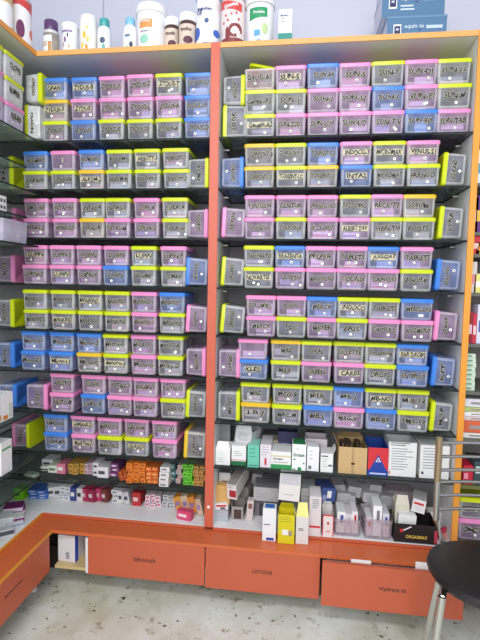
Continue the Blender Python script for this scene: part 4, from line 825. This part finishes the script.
eq('lower slate blue carton of the pair on top of right cabinet', 386.5, 446.5, 16, 35, .08, ZTT, za-ZTT)
eq('upper slate blue carton of the pair on top of right cabinet', 381.5, 444.5, -4, 15, .085, za+.001, za-ZTT)

# ------------------------------------------------------------------ shelf unit right of the amber post
rk = thing('shelf_unit', 'grey shelf unit right of the amber post, packed with medicine boxes', 'cabinet')
RX0, RX1 = XP+.026, XP+.5; YR = .03
slab('back_panel', rk, (RX0, RX1, DEP, DEP+.015, .05, 2.05), C_(150, 146, 140))
slab('side_panel', rk, (RX1, RX1+.018, YR, DEP+.015, .05, 2.05), WHITE)
def zr(y): return atY(475, y, YR).z
for y in (131, 183, 232, 254, 293, 344, 392, 440, 543):
    b_ = MB().box(RX0, RX1, YR, DEP-.002, zr(y)-.012, zr(y)); put('shelf_board', b_.mesh('shelf_board', C_(96, 98, 88), bevel=.001), rk)
slab('base_panel', rk, (RX0, RX1, YR+.02, DEP, .05, .24), C_(90, 86, 82))
for x0, x1, yt, yb, c, c2, lab in (
    (471, 484, 92, 131, (206, 150, 130), (226, 206, 190), 'peach box beside the amber post, top of right edge shelves'),
    (470, 484, 150, 183, (222, 226, 226), (90, 160, 170), 'white box with teal print, right edge of picture'),
    (468.5, 474, 197, 224, (120, 56, 140), (226, 206, 232), 'purple and white box right of amber post'),
    (474.5, 486, 196, 226, (96, 40, 120), (230, 180, 60), 'dark purple box with yellow mark, right picture edge'),
    (466.5, 475.5, 236, 253, (196, 40, 50), (226, 190, 180), 'red box right of amber post, short shelf'),
    (476, 486, 242, 253, (226, 190, 50), (200, 120, 40), 'yellow box next to red box, right picture edge'),
    (466, 473.5, 262, 292, (206, 196, 190), (206, 130, 140), 'pale box with pink print right of amber post'),
    (474, 486, 274, 292, (216, 210, 120), (226, 226, 216), 'pale yellow box, right picture edge'),
    (465.5, 469, 314, 330, (206, 60, 50), (230, 190, 180), 'first thin red box right of amber post'),
    (469.3, 473, 312, 330, (150, 30, 50), (226, 190, 200), 'second thin red box right of amber post'),
    (473.2, 477, 314, 330, (190, 46, 66), (230, 200, 200), 'third thin red box right of amber post'),
    (477.5, 488, 305, 330, (206, 210, 226), (80, 90, 150), 'pale blue box right of the thin red boxes'),
    ):
    o = carton('medicine_box', lab, 'box', x0, x1, yt, yb, zr({131: 131, 183: 183, 224: 232, 226: 232, 253: 254, 292: 293, 330: 344}[yb]), YR+.012, .12, C_(*c), [('patch', .15, .8, .3, .6, C_(*c2))])
    o.location.x += max(0, RX0+.003-atY(x0, yb, YR+.012).x)
for k in range(8):
    z0 = zr(392)+k*.0172
    a, b_ = atY(464.5, 375, YR+.012), atY(476, 375, YR+.012)
    o = thing('medicine_box', f'pale green medicine box, {ORD[k]} from bottom of stack right of amber post', 'box', ((a.x+b_.x)/2, YR+.08, z0+.0005), (0, 0, R.uniform(-.04, .04)), 'pale green box stack')
    put('carton', MB().box(-.02, .02, -.06, .06, 0, .0165).mesh('carton', C_(200, 216, 196), bevel=.0008), o); put('printed_panel', MB().box(-.014, .008, -.0608, -.06, .005, .011).mesh('printed_panel', C_(110, 150, 120)), o)
for k, (h_, c, lab) in enumerate(((.02, (222, 220, 216), 'white flat pack at bottom of the stack right of amber post'), (.046, (206, 96, 58), 'orange flat carton in the stack right of amber post'), (.016, (212, 190, 190), 'rosy flat pack above the orange flat carton'), (.016, (232, 232, 230), 'white flat pack above the rosy flat pack'), (.018, (176, 190, 120), 'pale green flat pack near the top of flat stack'), (.03, (216, 214, 220), 'grey white flat pack topping the stack right of amber post'))):
    z0 = zr(440)+sum((.02, .046, .016, .016, .018, .03)[:k])+.0005*k
    o = thing('flat_pack', lab, 'pack', (XP+.11, YR+.085, z0+.0005), (0, 0, R.uniform(-.03, .03)), 'flat packs stacked right of amber post')
    put('carton', MB().box(-.075, .075, -.065, .065, 0, h_-.001).mesh('carton', C_(*c), bevel=.001), o); put('printed_panel', MB().box(-.05, .04, -.0657, -.065, h_*.3, h_*.6).mesh('printed_panel', C_(150, 140, 140)), o)
zc2 = atY(470, 486, YR).z
slab('shelf_board', rk, (RX0, RX1, YR, DEP-.002, zc2-.012, zc2), C_(110, 112, 60))
carton('medicine_box', 'crimson box behind the chair tubes, right of amber post', 'box', 463, 473, 466, 484, zc2, YR+.012, .1, C_(190, 30, 60), [('patch', .1, .5, .3, .6, C_(230, 150, 170))])
carton('medicine_box', 'dark teal box behind the chair tubes, right picture edge', 'box', 474, 488, 462, 484, zc2, YR+.012, .1, C_(56, 70, 80), [('patch', .1, .8, .5, .8, C_(190, 206, 200))])
zb2 = zr(543)
hA = (atY(470, 500, YR).z-zb2)/2
make_bin((XP+.105, YR+.1, zb2+.0005), (0, 0, 0), .135, hA-.001, .17, 'P', 'pink-lidded clear bin behind chair, right of amber post, lower of two', 'bins right of the amber post', 'XL')
make_bin((XP+.105, YR+.1, zb2+hA+.0005), (0, 0, 0), .135, hA-.001, .17, 'G', 'lime-lidded clear bin behind chair tubes, right of amber post, upper of two', 'bins right of the amber post', 'F')

# ------------------------------------------------------------------ chair
ch = thing('chair', 'chrome tube chair with black vinyl seat in front of right cabinet', 'chair', (.915, -.412, 0))
CX, CY = .915, -.412
def L(p): return Vector((p[0]-CX, p[1]-CY, p[2]))
YB = -.235
pa = atY(439.5, 438, YB); pb = atY(439, 545, YB)
xl = pa.x; xr = CX+(CX-xl)
seat_r = []
def sup(rx, ry, z, n=40):
    o = []
    for i in range(n):
        a = 2*PI*i/n; c, s_ = math.cos(a), math.sin(a); e = 2/2.25
        o.append((rx*abs(c)**e*(1 if c > 0 else -1), ry*abs(s_)**e*(1 if s_ > 0 else -1), z))
    return o
ZS = .45
put('seat', MB().rings([sup(.185, .137, ZS-.032), sup(.204, .156, ZS-.028), sup(.212, .164, ZS-.014), sup(.208, .160, ZS-.002), sup(.19, .142, ZS+.005), sup(.12, .09, ZS+.007), sup(.05, .04, ZS+.007)]).mesh('seat', VINYL, True), ch)
put('seat_pan', MB().rings([sup(.15, .10, ZS-.05), sup(.17, .12, ZS-.046), sup(.17, .12, ZS-.032)]).mesh('seat_pan', C_(30, 30, 32), True), ch)
for sx, px in ((-1, xl), (1, xr)):
    q = MB().tube([L((px-sx*.045, -.275, .40)), L((px-sx*.018, -.262, .44)), L((px, -.245, .50)), L((px, YB, .62)), L((px, YB, pa.z))], .0096, 14)
    put('back_post', q.mesh('back_post', STEEL, True), ch)
    put('post_cap', MB().tube([L((px, YB, pa.z-.14)), L((px, YB, pa.z+.001)), L((px, YB, pa.z+.004))], [.0108, .0108, .008], 14).mesh('post_cap', mat('brass_tone_steel', (176, 156, 124), .35, .8), True), ch)
for k, y in enumerate((443, 457, 470.5, 482.5, 496, 510)):
    z = atY(441, y, YB).z
    pts = [L((xl+(xr-xl)*u, YB+.035*math.sin(PI*u), z-.004*math.sin(PI*u))) for u in [i/12 for i in range(13)]]
    put('back_tube', MB().tube(pts, .0052, 10).mesh('back_tube', CHROME, True), ch)
def leg(a, b_):
    q = MB().tube([L(a), L(((a[0]*.6+b_[0]*.4), (a[1]*.6+b_[1]*.4), a[2]*.6+b_[2]*.4)), L(b_)], [.0105, .0102, .0098], 14)
    o = put('leg', q.mesh('leg', CHROME, True), ch)
    put('glide', MB().tube([L(b_)+Vector((0, 0, .012)), L(b_)-Vector((0, 0, .0))], [.012, .012], 12).mesh('glide', C_(40, 40, 42), True), o)
f0 = atY(441, 584, -.515)
leg((f0.x+.004, -.515, .425), (f0.x-.045, -.56, .0))
leg((CX+.16, -.515, .425), (CX+.225, -.56, .0))
leg((xl+.012, -.30, .42), (xl-.02, -.225, .0))
leg((xr-.012, -.30, .42), (xr+.02, -.225, .0))
put('leg_brace', MB().tube([L((f0.x+.006, -.513, .418)), L((xl+.02, -.32, .41))], .009, 10).mesh('leg_brace', CHROME, True), ch)
put('leg_brace', MB().tube([L((CX+.158, -.513, .418)), L((xr-.02, -.32, .41))], .009, 10).mesh('leg_brace', CHROME, True), ch)

# ------------------------------------------------------------------ light
w = bpy.data.worlds.new('World'); sc.world = w; w.use_nodes = True
w.node_tree.nodes['Background'].inputs['Color'].default_value = (*lin((226, 232, 246)), 1)
w.node_tree.nodes['Background'].inputs['Strength'].default_value = .75
def tube_or_fill(loc, size, e, col, rot=(0, 0, 0)):
    d = bpy.data.lights.new('tube_or_fill_light', 'AREA'); d.shape = 'RECTANGLE'; d.size, d.size_y = size; d.energy = e; d.color = col
    o = bpy.data.objects.new('tube_or_fill_light', d); COL.objects.link(o); o.location = loc; o.rotation_euler = rot
tube_or_fill((.1, -2.3, 2.75), (1.6, .4), 46, (.98, .98, 1), (math.radians(30), 0, 0))
tube_or_fill((.3, -3.1, 1.9), (2.4, 1.6), 58, (1, .99, .97), (math.radians(78), 0, 0))  # added wide fill behind the camera, like daylight from an open shop front
vs = sc.view_settings; vs.view_transform = 'Standard'; vs.look = 'None'; vs.gamma = 1; vs.use_curve_mapping = False; vs.exposure = -.1
sc.cycles.transparent_max_bounces = 24; sc.cycles.max_bounces = 8; sc.cycles.use_denoising = True
